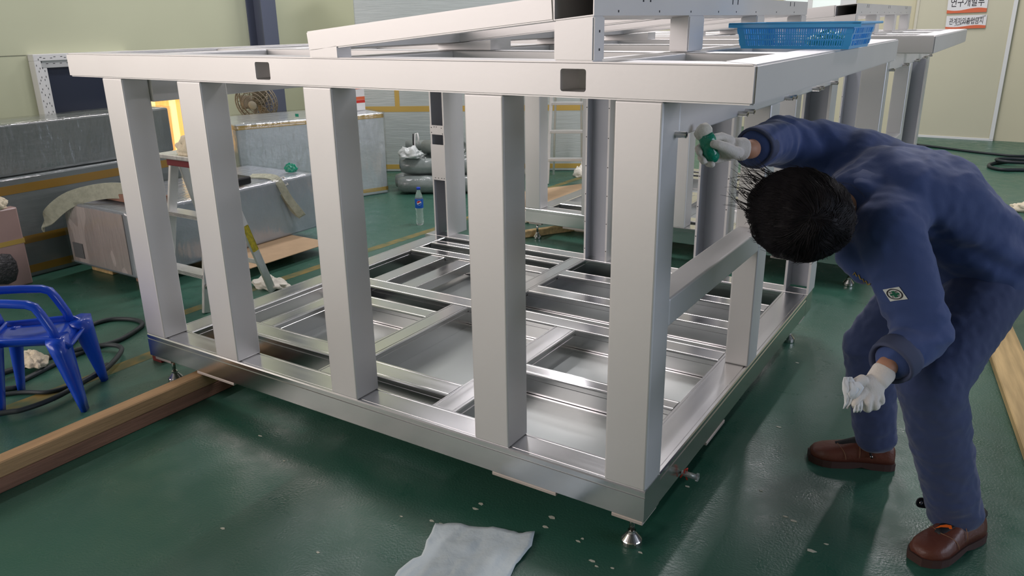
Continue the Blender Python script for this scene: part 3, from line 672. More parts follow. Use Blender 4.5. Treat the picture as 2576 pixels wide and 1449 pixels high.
# ------------------------------------------------------------------ aluminium stepladder behind the left posts
M_LADDER = mat('brushed_ladder_aluminium', (0.74, 0.74, 0.72, 1), 0.4, 0.8, rvar=0.08, vscale=10, stretch=(10, 10, 1))
lad = thing('stepladder', 'aluminium stepladder standing behind the left posts, rags on its top step', 'stepladder', (-3.16, 0.85, 0))
def rail(name, a, b_, w, d, m, parent, side=(1, 0, 0)):
    a = Vector(a); b_ = Vector(b_); t = (b_-a).normalized(); s = Vector(side); s = (s - t*s.dot(t)).normalized(); n = t.cross(s)
    bm = bmesh.new(); A = [bm.verts.new(a + s*w/2*i + n*d/2*j) for i, j in ((-1, -1), (1, -1), (1, 1), (-1, 1))]; B = [bm.verts.new(b_ + s*w/2*i + n*d/2*j) for i, j in ((-1, -1), (1, -1), (1, 1), (-1, 1))]
    for k in range(4): bm.faces.new((A[k], A[(k+1) % 4], B[(k+1) % 4], B[k]))
    bm.faces.new(A[::-1]); bm.faces.new(B)
    bmesh.ops.bevel(bm, geom=bm.edges[:], offset=0.003, segments=1, affect='EDGES')
    return mesh_obj(name, bm, m, parent)
W_ = 0.17
for s in (-1, 1):
    fr = rail('front_rail', (s*W_*1.05, -0.141, 0.0), (s*W_*0.85, 0.02, 0.845), 0.02, 0.055, M_LADDER, lad)
    rr = rail('rear_rail', (s*W_*1.25, 0.31, 0.0), (s*W_*0.95, 0.06, 0.845), 0.018, 0.05, M_LADDER, lad)
    for f_, (y, z) in ((fr, (-0.12, 0.155)), (rr, (0.265, 0.155))):
        mtx = Matrix.Translation((s*W_*1.05 + 0.011, y, z)) @ Matrix.Rotation(R(90), 4, 'Y'); lathe_obj('rivet', [(0, 0.0), (0.015, 0.0), (0.015, 0.008), (0.007, 0.008), (0.007, 0.002), (0, 0.002)], M_CHROME, f_, 14, mtx, smooth=False)
    if s > 0:
        t0 = Vector((s*W_*1.25, 0.31, 0)).lerp(Vector((s*W_*0.95, 0.06, 0.845)), 0.33); t1 = Vector((s*W_*1.25, 0.31, 0)).lerp(Vector((s*W_*0.95, 0.06, 0.845)), 0.52)
        rail('warning_label', t0 + Vector((0.011, 0, 0)), t1 + Vector((0.011, 0, 0)), 0.0015, 0.04, mat('yellow_label', rgb(196, 178, 40), 0.5, var=1.0, vscale=60, second=rgb(150, 138, 40)), rr)
for z in (0.22, 0.54):
    u = z/0.845; y = -0.141 + 0.161*u
    bm = bmesh.new()
    for k in range(4): bm_box(bm, -W_, W_, y-0.035, y-0.03+0.08, z - 0.006*k - 0.004, z - 0.006*k)
    mesh_obj('tread', bm, M_LADDER, lad)
box_obj('top_step', -W_-0.01, W_+0.01, -0.07, 0.15, 0.845, 0.872, M_LADDER, lad, 0.005)
rail('cross_brace', (-W_*1.2, 0.25, 0.2), (W_*1.2, 0.25, 0.2), 0.03, 0.006, M_LADDER, lad, (0, 0, 1))
box_obj('top_bracket', -W_+0.02, W_-0.02, -0.03, 0.09, 0.80, 0.846, mat('dark_red_plastic', rgb(110, 44, 48), 0.5), lad, 0.004)
rag('rag', 'cream rags heaped on the top step of the stepladder', 'rag', (-3.10, 0.845, 0.873), 0.11, 0.055, 0.085, M_GLOVE_CREAM, 6.6)
rag('plastic_bag', 'clear plastic bag with pink label behind the rags on the stepladder', 'bag', (-3.08, 0.955, 0.873), 0.05, 0.025, 0.08, mat('pinkish_film', rgb(226, 196, 186), 0.3, coat=0.6), 2.9)
# ladder far back between the frames
lad2 = thing('ladder', 'aluminium ladder with flat rungs seen between the far posts', 'ladder', (-3.02, 5.05, 0), (0, 0, R(28)))
for s in (-1, 1):
    rail('rail', (s*0.20, -0.10, 0), (s*0.13, 0.12, 1.6), 0.035, 0.06, M_LADDER, lad2); rail('rear_rail', (s*0.15, 0.40, 0), (s*0.11, 0.16, 1.6), 0.022, 0.04, M_LADDER, lad2)
for k in range(5):
    z = 0.24 + 0.27*k; y = -0.10 + 0.22*z/1.6; w = 0.20 - 0.07*z/1.6; box_obj('rung', -w, w, y-0.04, y+0.04, z-0.014, z+0.014, M_LADDER, lad2, 0.003)
box_obj('top_cap', -0.14, 0.14, 0.08, 0.20, 1.6, 1.63, M_LADDER, lad2, 0.004)
# ------------------------------------------------------------------ timbers, cardboard
def timber(label, x0, x1, y0, y1, z0, z1, m, mtx=None):
    o = box_obj('timber_beam', x0, x1, y0, y1, z0, z1, m, None, 0.004, 1)
    if mtx is not None: o.matrix_world = mtx
    wobble(o, 0.003, 7, x0*5); return tag(o, label, 'timber')
timber('lower of two long timbers stacked on the floor at the left foot of the near frame', -2.125, -2.06, -2.3, 0.34, 0, 0.056, mat('brown_timber', rgb(132, 98, 80), 0.8, var=0.25, vscale=3, stretch=(9, 0.7, 9), bump=0.2, bscale=14))
timber('upper of two long timbers, pale topped, at the left foot of the near frame', -2.125, -2.06, -2.3, 0.34, 0.0565, 0.115, mat('grey_brown_timber', rgb(168, 136, 98), 0.8, var=0.22, vscale=3, stretch=(9, 0.7, 9), bump=0.2, bscale=14))
timber('pale plank lying on the floor at the right edge, behind the worker', -0.075, 0.075, -1.9, 0.0, 0, 0.035, M_WOOD, Matrix.Translation((0.795, 2.79, 0)) @ Matrix.Rotation(R(9), 4, 'Z'))
timber('timber lying on the floor under the corner of the far frame', -0.35, 0.35, -0.03, 0.03, 0, 0.05, M_WOOD, Matrix.Translation((-2.12, 3.25, 0)) @ Matrix.Rotation(R(58), 4, 'Z'))
o = box_obj('red_block', -0.035, 0.035, -0.05, 0.05, 0, 0.06, mat('red_painted_wood', rgb(120, 46, 44), 0.7), None, 0.003); o.location = (-2.61, 0.19, 0); tag(o, 'small red wooden block on the floor behind the left foot', 'block')
o = box_obj('cardboard_sheet', -0.62, 0.62, -0.4, 0.4, 0, 0.005, M_CARD, None, 0); o.location = (-2.72, 4.38, 0.001); o.rotation_euler = (0, 0, R(62)); tag(o, 'big beige cardboard sheet lying on the floor left of the far frame', 'cardboard')
# ------------------------------------------------------------------ bottle
M_PET = mat('clear_pet', (0.92, 0.97, 0.95, 1), 0.06, trans=0.85, ior=1.3, spec=0.7)
bt = thing('drink_bottle', 'empty clear drink bottle with blue cap and blue label on the floor', 'bottle', (-3.21, 2.92, 0))
lathe_obj('body', [(0, 0.004), (0.022, 0.0), (0.029, 0.01), (0.031, 0.04), (0.027, 0.06), (0.031, 0.085), (0.027, 0.11), (0.032, 0.135), (0.0325, 0.20), (0.031, 0.225), (0.020, 0.265), (0.0125, 0.285), (0.0125, 0.295), (0, 0.295)], M_PET, bt, 20)
lb = lathe_obj('label', [(0.0332, 0.142), (0.0336, 0.145), (0.0336, 0.212), (0.0332, 0.215)], mat('blue_label', rgb(22, 92, 190), 0.4), bt, 24)
lathe_obj('cap', [(0, 0.289), (0.0155, 0.289), (0.0155, 0.307), (0, 0.309)], mat('blue_cap', rgb(30, 66, 190), 0.4), bt, 16)
BD = Vector((0.71, -0.70, 0)); BR = Vector((0.70, 0.71, 0))
def emblem(name, lo, hi, m, parent, rad, off):
    # round badge wrapped on the label; lo and hi bound it between two wavy lines
    n = 16; vs_ = []; fs = []
    for k in range(n+1):
        u = -rad + 2*rad*k/n; hgt = math.sqrt(max(0.0, rad*rad - u*u)); w = 0.0045*math.sin(u/rad*2.4)
        v0 = max(-hgt, min(hgt, lo + w)) if lo is not None else -hgt; v1 = max(-hgt, min(hgt, hi + w)) if hi is not None else hgt
        ang = u/0.0345
        for v in (v0, max(v0, v1)): vs_.append(BD*math.cos(ang)*(0.0338+off) + BR*math.sin(ang)*(0.0338+off) + Vector((0, 0, 0.186+v)))
        if k: fs.append((2*k-2, 2*k, 2*k+1, 2*k-1))
    data_obj(name, vs_, fs, m, parent)
BD = Vector((0.64, -0.77, 0)); BR = Vector((0.77, 0.64, 0))
emblem('emblem_white', None, None, M_SIGN, lb, 0.0195, 0.0004)
emblem('emblem_red', 0.004, None, mat('label_red', rgb(210, 40, 46), 0.5), lb, 0.0178, 0.0008)
emblem('emblem_blue', None, -0.006, MATS['blue_label'], lb, 0.0178, 0.0008)
# ------------------------------------------------------------------ hoses on the floor
M_HOSE = mat('black_rubber_hose', rgb(48, 56, 58), 0.5); M_CABLE = mat('black_cable', rgb(30, 38, 42), 0.5)
def smooth_path(pts, z, n=6, closed=False):
    P_ = [Vector((p[0], p[1], z)) for p in pts]; out = []
    for i in range(len(P_)-1):
        p0, p1, p2, p3 = P_[max(i-1, 0)], P_[i], P_[i+1], P_[min(i+2, len(P_)-1)]
        for k in range(n):
            t = k/n; out.append(0.5*((2*p1) + (p2-p0)*t + (2*p0-5*p1+4*p2-p3)*t*t + (3*p1-p0-3*p2+p3)*t**3))
    out.append(P_[-1]); return out
def hose(name, label, pts, r, m, z=None):
    return tag(tube_obj(name, smooth_path(pts, r if z is None else z), r, m, None, 8), label, 'hose')
hose('air_hose', 'dark hose looping widest over the floor behind the blue chair', [(-3.5, -0.9), (-2.925, -0.431), (-2.94, -0.32), (-2.992, -0.145), (-3.025, 0.033), (-3.008, 0.193), (-3.073, 0.348), (-3.131, 0.403), (-3.234, 0.405), (-3.331, 0.348), (-3.348, 0.254), (-3.299, 0.181), (-3.164, 0.009), (-3.108, -0.16), (-3.15, -0.5), (-3.4, -0.8)], 0.012, M_HOSE)
hose('air_hose', 'dark hose running in front of the blue chair legs towards the timber', [(-2.9, -0.9), (-2.643, -0.566), (-2.593, -0.495), (-2.587, -0.365), (-2.642, -0.19), (-2.686, -0.068), (-2.805, 0.077), (-2.881, 0.118), (-2.956, 0.097), (-3.015, 0.027), (-3.04, -0.109), (-3.05, -0.286), (-3.06, -0.6)], 0.012, M_HOSE, 0.030)
hose('air_hose', 'short run of dark hose between the legs of the blue chair', [(-3.0, -0.62), (-2.833, -0.409), (-2.717, -0.33), (-2.693, -0.235), (-2.709, -0.132), (-2.774, -0.015)], 0.010, M_HOSE)
hose('power_cable', 'thin black cable on the floor in front of the sliding door', [(-0.3, 9.2), (0.004, 9.063), (0.269, 8.923), (0.56, 8.811), (0.797, 8.776), (1.1, 8.96), (1.5, 8.9)], 0.014, M_CABLE)
hose('power_cable', 'black cable coil on the floor at the right edge', [(1.4, 8.8), (1.026, 8.682), (0.805, 8.387), (0.589, 8.1), (0.555, 7.86), (0.677, 7.712), (0.886, 7.799), (1.3, 7.911)], 0.018, M_CABLE)
hose('power_cable', 'black cable crossing the coil at the right edge', [(1.4, 8.5), (1.026, 8.333), (0.732, 8.29), (0.605, 8.165), (0.75, 8.05), (1.3, 8.2)], 0.018, M_CABLE, 0.05)
hose('air_hose', 'dark hose on the floor behind the legs of the worker', [(0.65, 3.55), (0.829, 3.478), (0.9, 3.46), (1.02, 3.462), (1.4, 3.5)], 0.010, M_HOSE)
# ------------------------------------------------------------------ cloth on the floor in front
outline = [(-0.62, -0.62), (-0.583, -0.464), (-0.593, -0.429), (-0.59, -0.363), (-0.581, -0.336), (-0.591, -0.308), (-0.614, -0.265), (-0.622, -0.235), (-0.643, -0.187), (-0.63, -0.183), (-0.58, -0.153), (-0.528, -0.136), (-0.471, -0.106), (-0.418, -0.093), (-0.384, -0.089), (-0.343, -0.057), (-0.317, -0.118), (-0.311, -0.17), (-0.309, -0.223), (-0.299, -0.267), (-0.29, -0.314), (-0.27, -0.42), (-0.30, -0.52), (-0.45, -0.6)]
cen = Vector((-0.46, -0.33)); bm = bmesh.new(); rings = []; K = 14
fineo = []
for i in range(len(outline)):
    a = Vector(outline[i]); b_ = Vector(outline[(i+1) % len(outline)])
    for k in range(4): fineo.append(a.lerp(b_, k/4))
for j in range(1, K+1):
    ring = []
    for q in fineo:
        p = cen.lerp(q, j/K); nz = 0.004 + 0.010*abs(mnoise.noise(Vector((p.x*9, p.y*9, 1)))) + 0.007*abs(mnoise.noise(Vector((p.x*26, p.y*15, 4)))) + (0.006*max(0, mnoise.noise(Vector((p.x*20, p.y*20, 8)))) if j > K-2 else 0)
        ring.append(bm.verts.new((p.x, p.y, nz)))
    rings.append(ring)
n = len(fineo); cv = bm.verts.new((cen.x, cen.y, 0.008))
for k in range(n): bm.faces.new((cv, rings[0][k], rings[0][(k+1) % n]))
for A, B in zip(rings, rings[1:]):
    for k in range(n): bm.faces.new((A[k], A[(k+1) % n], B[(k+1) % n], B[k]))
o = mesh_obj('wiping_cloth', bm, mat('pale_blue_white_cloth', rgb(206, 218, 222), 0.9, bump=0.15, bscale=60), None, True)
sd = o.modifiers.new('s', 'SOLIDIFY'); sd.thickness = 0.003; sd.offset = 1
tag(o, 'crumpled white wiping cloth spread on the green floor in front', 'cloth')
# paper scraps
scraps = []
M_SCRAP = mat('paper_scrap', rgb(196, 196, 180), 0.9)
for i, (x, y) in enumerate([(-1.37, -0.172), (-1.597, -0.091), (-0.766, -0.211), (-0.582, -0.014), (-0.583, -0.047), (-0.337, 0.046), (-0.334, -0.01), (-0.201, -0.001), (-0.206, -0.02), (-0.125, -0.082), (-0.104, -0.097), (-0.059, -0.08), (-0.019, 0.031), (0.046, 1.709), (-0.022, 0.448), (0.203, 0.556), (0.312, 0.448), (0.339, 0.439), (0.458, 0.369), (0.423, 0.313), (-0.867, -0.489), (-1.222, -0.565), (0.138, 1.04), (0.711, 0.717), (-0.668, -0.176), (-0.629, -0.173)]):
    s = random.uniform(0.004, 0.011); a = random.uniform(0, 6.28); n = 5
    pts = [(s*random.uniform(0.5, 1.3)*math.cos(a+6.28*k/n)*1.5, s*random.uniform(0.4, 0.9)*math.sin(a+6.28*k/n)) for k in range(n)]
    bm = bmesh.new(); bm_prism(bm, pts, 'z', 0.0003, 0.0015); o = mesh_obj('paper_scrap', bm, M_SCRAP); o.location = (x, y, 0)
    scraps.append(o)
marks = (('the spread white cloth', Vector((-0.46, -0.2))), ('the near levelling foot', Vector((-0.06, 0.06))), ('the left timbers', Vector((-2.0, -0.4))), ('the red-tied tube', Vector((0.03, 0.30))), ("the worker's shoes", Vector((0.6, 0.6))), ('the far right foot', Vector((0.0, 1.9))))
near_to = {}
for o in scraps: near_to.setdefault(min(range(len(marks)), key=lambda k: (marks[k][1] - o.location.xy).length), []).append(o)
ORD = ('nearest', 'second nearest', 'third nearest', 'fourth nearest', 'fifth nearest', 'sixth nearest', 'seventh nearest', 'eighth nearest', 'ninth nearest', 'tenth nearest', 'eleventh nearest', 'twelfth nearest', 'thirteenth nearest')
for k, lst in near_to.items():
    for n_, o in enumerate(sorted(lst, key=lambda q: (marks[k][1] - q.location.xy).length)):
        tag(o, 'torn pale film scrap on the floor, %s to %s' % (ORD[n_], marks[k][0]), 'scrap', 'scraps on the floor')
# ------------------------------------------------------------------ low blue plastic armchair at the left
M_BLUE = mat('glossy_blue_plastic', rgb(22, 74, 196), 0.28, var=0.05, vscale=6, coat=0.3)
ch = thing('plastic_chair', 'low glossy blue plastic armchair at the left edge', 'chair', (-2.66, -0.34, 0))
def CP(x, y, z): return Vector((x+2.66, y+0.34, z))
fdir = Vector((0.70, 0.71, 0)); ldir = Vector((-0.71, 0.70, 0))
NF = CP(-2.42, -0.325, 0); FF = CP(-2.645, -0.115, 0); NB = NF - fdir*0.34 + ldir*0.05; FB = FF - fdir*0.34 - ldir*0.03
sz_ = 0.325
def seatpt(u, v, z=sz_):   # u 0 back..1 front, v 0 near..1 far, on the inset seat
    a = NB.lerp(NF, u); b_ = FB.lerp(FF, u); p = a.lerp(b_, 0.10 + 0.80*v); p = p + fdir*(-0.045*(u-0.35)); p.z = z; return p
bm = bmesh.new(); NU = 14; NV = 12; grid = []
for i in range(NU+1):
    row = []
    for j in range(NV+1):
        u = i/NU; v = j/NV; dip = -0.016*math.sin(math.pi*v)*math.sin(math.pi*min(1, u*1.1)); droop = -0.035*max(0, (u-0.8)/0.2)**2 - 0.012*(2*v-1)**6
        row.append(bm.verts.new(seatpt(u, v, sz_ + dip + droop)))
    grid.append(row)
for i in range(NU):
    for j in range(NV): bm.faces.new((grid[i][j], grid[i+1][j], grid[i+1][j+1], grid[i][j+1]))
seat = mesh_obj('seat', bm, M_BLUE, ch, True); sd = seat.modifiers.new('s', 'SOLIDIFY'); sd.thickness = 0.006
bm = bmesh.new(); edge = [seatpt(0, v/8, sz_-0.012) for v in range(9)] + [seatpt(u/8, 1, sz_-0.014 - 0.03*max(0, (u/8-0.8)/0.2)**2) for u in range(1, 9)] + [seatpt(1, 1-v/8, sz_-0.046) for v in range(1, 9)] + [seatpt(1-u/8, 0, sz_-0.014 - 0.03*max(0, (1-u/8-0.8)/0.2)**2) for u in range(1, 8)]
bm_tube(bm, edge, [(0.010, 0.030)]*len(edge), 8, closed=True); mesh_obj('seat_rim', bm, M_BLUE, ch, True)
def taper_leg(top, bot, wt, wb, s_dir):
    bm = bmesh.new(); R0 = []
    for k in range(7):
        u = k/6; p = top.lerp(bot, u) + (bot-top).normalized().cross(s_dir)*0.0; w = wt + (wb-wt)*u; a = s_dir*w; q = s_dir.cross(Vector((0, 0, 1))).normalized()*w*0.75
        ring = [p + a*0.9, p + a*0.75 + q*0.7, p + q, p - a*0.75 + q*0.7, p - a*0.9, p - a*0.6 - q*0.25, p + a*0.6 - q*0.25]
        R0.append([bm.verts.new(x) for x in ring])
    m_ = len(R0[0])
    for A, B in zip(R0, R0[1:]):
        for k in range(m_): bm.faces.new((A[k], A[(k+1) % m_], B[(k+1) % m_], B[k]))
    bm.faces.new(R0[0][::-1]); bm.faces.new(R0[-1])
    return mesh_obj('leg', bm, M_BLUE, ch, True)
taper_leg(seatpt(0.93, 0.03, sz_-0.004), NF, 0.085, 0.030, -ldir); taper_leg(seatpt(0.93, 0.97, sz_-0.004), FF, 0.085, 0.030, ldir)
taper_leg(seatpt(0.06, 0.03, sz_-0.004), NB, 0.06, 0.028, -ldir); taper_leg(seatpt(0.06, 0.97, sz_-0.004), FB, 0.06, 0.028, ldir)
for v in (0.02, 0.98):
    pts = [seatpt(0.86, v, 0.30), seatpt(0.82, v, 0.36), seatpt(0.72, v, 0.43), seatpt(0.66, v, 0.462), seatpt(0.56, v, 0.475), seatpt(0.3, v, 0.482), seatpt(0.0, v, 0.487), seatpt(-0.16, v, 0.49)]
    bm = bmesh.new(); bm_tube(bm, pts, [(0.022, 0.018)]*len(pts), 12); mesh_obj('armrest', bm, M_BLUE, ch, True)
bm = bmesh.new(); grid = []
for i in range(11):
    row = []
    for j in range(11):
        v = j/10; h = i/10; p = seatpt(-0.02 - 0.26*h - 0.10*math.sin(math.pi*v)*0.8, v, sz_ + 0.36*h*(1 - 0.12*(2*v-1)**2)); row.append(bm.verts.new(p))
    grid.append(row)
for i in range(10):
    for j in range(10):
        if 2 <= i <= 7 and j % 2 == 1 and 1 <= j <= 8: continue
        bm.faces.new((grid[i][j], grid[i+1][j], grid[i+1][j+1], grid[i][j+1]))
bk = mesh_obj('backrest', bm, M_BLUE, ch, True); sd = bk.modifiers.new('s', 'SOLIDIFY'); sd.thickness = 0.008
# ------------------------------------------------------------------ blue basket on the near frame
M_BASKET = mat('sky_blue_plastic', rgb(74, 184, 250), 0.3, coat=0.2)
bs = thing('plastic_basket', 'sky blue slotted plastic basket on the corner of the near frame', 'basket', (0.066, 1.125, ZV), (0, 0, R(-1.5)))
BW, BDp, BH = 0.178, 0.152, 0.079
def bpt(side, u, h):
    """point on basket wall; side 0 front 1 right 2 back 3 left; u -1..1"""
    f = 1 + 0.085*h; w, d = BW*f, BDp*f
    return {0: Vector((u*w, -d, h*BH)), 1: Vector((w, u*d, h*BH)), 2: Vector((-u*w, d, h*BH)), 3: Vector((-w, -u*d, h*BH))}[side]
for side in range(4):
    bm = bmesh.new(); cols = 43; rows = [(0, 0.10), (0.12, 0.34), (0.38, 0.56), (0.60, 0.80), (0.84, 1.0)]
    # solid bands and slim bars leaving slots between them
    def quad(u0, u1, h0, h1): bm.faces.new([bm.verts.new(bpt(side, u, h)) for u, h in ((u0, h0), (u1, h0), (u1, h1), (u0, h1))])
    for h0, h1 in ((0, 0.13), (0.34, 0.39), (0.57, 0.62), (0.82, 1.0)): quad(-1, 1, h0, h1)
    for h0, h1 in ((0.13, 0.34), (0.39, 0.57), (0.62, 0.82)):
        quad(-1, -0.88, h0, h1); quad(0.88, 1, h0, h1)
        for k in range(cols):
            u = -0.88 + 1.76*(k+0.5)/cols; quad(u-0.0125, u+0.0125, h0, h1)
    w_ = mesh_obj('slotted_wall', bm, M_BASKET, bs); sd = w_.modifiers.new('s', 'SOLIDIFY'); sd.thickness = 0.0025
box_obj('bottom', -BW, BW, -BDp, BDp, 0.0, 0.003, M_BASKET, bs, 0)
bm = bmesh.new(); f = 1.085; e0, e1 = BW*f, BDp*f
for a, b_ in (((-e0-0.022, e0+0.022), (-e1-0.022, -e1+0.003)), ((-e0-0.022, e0+0.022), (e1-0.003, e1+0.022)), ((-e0-0.022, -e0+0.003), (-e1+0.003, e1-0.003)), ((e0-0.003, e0+0.022), (-e1+0.003, e1-0.003))):
    bm_box(bm, a[0], a[1], b_[0], b_[1], BH-0.002, BH+0.006, 0.002, 1)
bm_box(bm, -e0-0.022, e0+0.022, -e1-0.022, -e1-0.019, BH-0.01, BH+0.004)
mesh_obj('rim', bm, M_BASKET, bs)
rag('wipe_pad', 'green wrapped wiping pads lying inside the blue basket', 'pad', (0.15, 1.11, ZV+0.0045), 0.07, 0.06, 0.04, M_GREEN, 12.2)
# ------------------------------------------------------------------ clear tube with red tie at the side of the base
dr = thing('drain_tube', 'short clear plastic tube tied with red string at the base of the near frame', 'tube', (0.0, 0.30, 0.145))
mtx = Matrix.Rotation(R(90), 4, 'Y') @ Matrix.Rotation(R(0), 4, 'X')
lathe_obj('tube', [(0.009, 0.004), (0.0095, 0.052), (0.014, 0.054), (0.014, 0.060), (0.0085, 0.060), (0.008, 0.004)], M_PET, dr, 18, mtx)
lathe_obj('bolt', [(0, 0.0), (0.0045, 0.0), (0.0045, 0.045), (0, 0.045)], M_CHROME, dr, 10, mtx)
M_RED = mat('red_string', rgb(196, 60, 44), 0.6)
tube_obj('red_tie', [(0.004, -0.012, -0.012), (0.012, -0.004, 0.004), (0.014, 0.0, 0.014), (0.02, 0.006, 0.018), (0.016, 0.010, 0.0), (0.02, 0.0, -0.014), (0.026, -0.006, -0.016)], 0.0028, M_RED, dr, 6)
tube_obj('red_tie', [(0.002, 0.0, 0.0), (0.012, 0.004, -0.010), (0.022, 0.004, -0.002), (0.014, -0.006, 0.006)], 0.0028, M_RED, dr, 6)

# ------------------------------------------------------------------ the worker bending over at the side of the near frame
M_NAVY = mat('navy_work_cloth', rgb(54, 74, 124), 0.85, var=0.08, vscale=5, bump=0.25, bscale=9, sheen=0.25)
M_TROUSER = mat('navy_trouser_cloth', rgb(52, 66, 106), 0.85, var=0.08, vscale=5, bump=0.25, bscale=8, sheen=0.25)
M_NAVY_IN = mat('navy_lining', rgb(70, 78, 104), 0.85)
M_SKIN = mat('skin', rgb(190, 142, 116), 0.55, var=0.05, vscale=20)
M_HAIR = mat('black_hair', rgb(22, 19, 22), 0.55, spec=0.22)
M_GLOVE = mat('white_knit_cotton', rgb(228, 222, 214), 0.95, bump=0.16, bscale=190)
M_LEATHER = mat('brown_leather', rgb(98, 56, 44), 0.42, var=0.12, vscale=9, bump=0.12, bscale=60)
M_SOLE = mat('dark_rubber_sole', rgb(66, 46, 42), 0.7)
M_STITCH = mat('tan_thread', rgb(140, 104, 78), 0.8)
M_BLACK = mat('black_strap', rgb(22, 23, 28), 0.6)
from mathutils.bvhtree import BVHTree
def basis(t, side):
    t = Vector(t).normalized(); s = Vector(side); s = (s - t*s.dot(t)).normalized(); n = t.cross(s)
    return Matrix((t, s, n)).transposed()
def bm_ell(bm, c, rx, ry, rz, rot=None, sub=3):
    r = bmesh.ops.create_icosphere(bm, subdivisions=sub, radius=1.0)
    for v in r['verts']:
        p = Vector((v.co.x*rx, v.co.y*ry, v.co.z*rz))
        v.co = Vector(c) + (rot @ p if rot is not None else p)
def bm_limb(bm, pts, radii, side=(0, 0, 1), step=0.4, sub=3):
    """chain of ellipsoids; radii either r or (side, normal)"""
    for i in range(len(pts)-1):
        a = Vector(pts[i]); b_ = Vector(pts[i+1]); ra = radii[i]; rb = radii[i+1]
        ra = ra if isinstance(ra, tuple) else (ra, ra); rb = rb if isinstance(rb, tuple) else (rb, rb)
        L_ = (b_-a).length; n = max(2, int(L_/(min(ra+rb)*step))+1); M = basis(b_-a, side)
        for k in range(n+1):
            u = k/n; s_ = ra[0]+(rb[0]-ra[0])*u; q_ = ra[1]+(rb[1]-ra[1])*u
            bm_ell(bm, a.lerp(b_, u), min(s_, q_)*0.8, s_, q_, M, sub)
def skin_from(name, bm, material, parent, voxel, smooth=8, fold=None, factor=0.5):
    me = bpy.data.meshes.new(name); bm.to_mesh(me); bm.free(); o = bpy.data.objects.new(name, me); COL.objects.link(o)
    md = o.modifiers.new('r', 'REMESH'); md.mode = 'VOXEL'; md.voxel_size = voxel; md.use_smooth_shade = True
    sm = o.modifiers.new('s', 'SMOOTH'); sm.iterations = smooth; sm.factor = factor
    bake(o)
    if fold:
        me = o.data; nn = [v.normal.copy() for v in me.vertices]
        for v, n_ in zip(me.vertices, nn): v.co += n_ * fold(v.co)
    o.data.materials.clear(); o.data.materials.append(material)
    for p in o.data.polygons: p.use_smooth = True
    if parent is not None: o.parent = parent; o.matrix_parent_inverse = Matrix.Translation(-parent.location)
    return o
def child_world(o, parent): o.parent = parent; o.matrix_parent_inverse = Matrix.Translation(-parent.location); return o
person = thing('person', 'worker in navy work clothes and white gloves bending over beside the near frame', 'person', (0.62, 0.77, 0))
SIDE = Vector((0.655, -0.755, 0)); FWD = Vector((-0.755, -0.655, 0))
# joints
PEL = Vector((0.715, 0.85, 0.815)); WAI = Vector((0.655, 0.80, 0.920)); MID = Vector((0.550, 0.730, 1.035)); CHE = Vector((0.445, 0.645, 1.068)); NEC = Vector((0.365, 0.50, 1.035))
LSH = Vector((0.49, 0.455, 0.985)); LEL = Vector((0.622, 0.40, 0.725)); LWR = Vector((0.5577, 0.2357, 0.6769)); LHA = Vector((0.5310, 0.1761, 0.6342))
RSH = Vector((0.275, 0.80, 1.105)); REL = Vector((0.1336, 0.6603, 1.1882)); RWR = Vector((0.1191, 0.3539, 1.1996)); RHA = Vector((0.0749, 0.2917, 1.2094))
LHI = Vector((0.748, 0.765, 0.785)); LKN = Vector((0.655, 0.475, 0.56)); LAN = Vector((0.772, 0.600, 0.095))
RHI = Vector((0.612, 0.930, 0.795)); RKN = Vector((0.435, 0.90, 0.47)); RAN = Vector((0.497, 0.935, 0.10))
HED = Vector((0.2829, 0.2607, 1.0505))
UPV = Vector((0.20, -0.90, 0.38)).normalized(); FACE = Vector((-0.88, -0.20, 0.28)); FACE = (FACE - UPV*FACE.dot(UPV)).normalized(); LAT = UPV.cross(FACE)
HM = Matrix((FACE, LAT, UPV)).transposed()
def hp(x, y, z): return HED + HM @ Vector((x, y, z))
# --- body: one continuous skin
bm = bmesh.new()
bm_limb(bm, [PEL, WAI, MID, CHE], [(0.13, 0.10), (0.125, 0.09), (0.13, 0.09), (0.14, 0.08)], SIDE)
bm_limb(bm, [CHE, NEC], [(0.12, 0.075), (0.06, 0.055)], SIDE); bm_limb(bm, [NEC, hp(-0.03, 0, -0.06)], [0.052, 0.055], SIDE)
bm_limb(bm, [CHE, LSH, LEL], [0.06, 0.05, 0.04], FWD); bm_limb(bm, [LEL, LWR, LHA], [0.040, 0.0275, 0.012], FWD)
bm_limb(bm, [CHE, RSH, REL], [0.06, 0.05, 0.04], FWD); bm_limb(bm, [REL, RWR, RHA], [0.040, 0.028, 0.012], FWD)
for a, b_, c in ((LHI, LKN, LAN), (RHI, RKN, RAN)): bm_limb(bm, [PEL, a, b_, c], [0.09, 0.08, 0.055, 0.042], FWD)
bm_ell(bm, hp(-0.012, 0, 0.015), 0.100, 0.078, 0.095, HM); bm_ell(bm, hp(0.035, 0, -0.045), 0.062, 0.058, 0.075, HM); bm_ell(bm, hp(0.055, 0, -0.085), 0.03, 0.032, 0.025, HM)
bm_ell(bm, hp(0.098, 0, -0.025), 0.016, 0.012, 0.026, HM, 2); bm_ell(bm, hp(0.088, 0, -0.068), 0.010, 0.024, 0.008, HM, 2)
for s in (-1, 1):
    bm_ell(bm, hp(-0.005, s*0.083, -0.015), 0.020, 0.009, 0.032, HM, 2); bm_ell(bm, hp(0.078, s*0.032, -0.002), 0.012, 0.022, 0.008, HM, 2)
body = skin_from('body', bm, M_SKIN, person, 0.0065, 5)
for s in (-1, 1):
    bm = bmesh.new(); bm_ell(bm, hp(0.084, s*0.031, -0.014), 0.006, 0.013, 0.005, HM, 2); child_world(mesh_obj('eye', bm, M_HAIR, None, True), body)
body_eyes = [c for c in body.children]
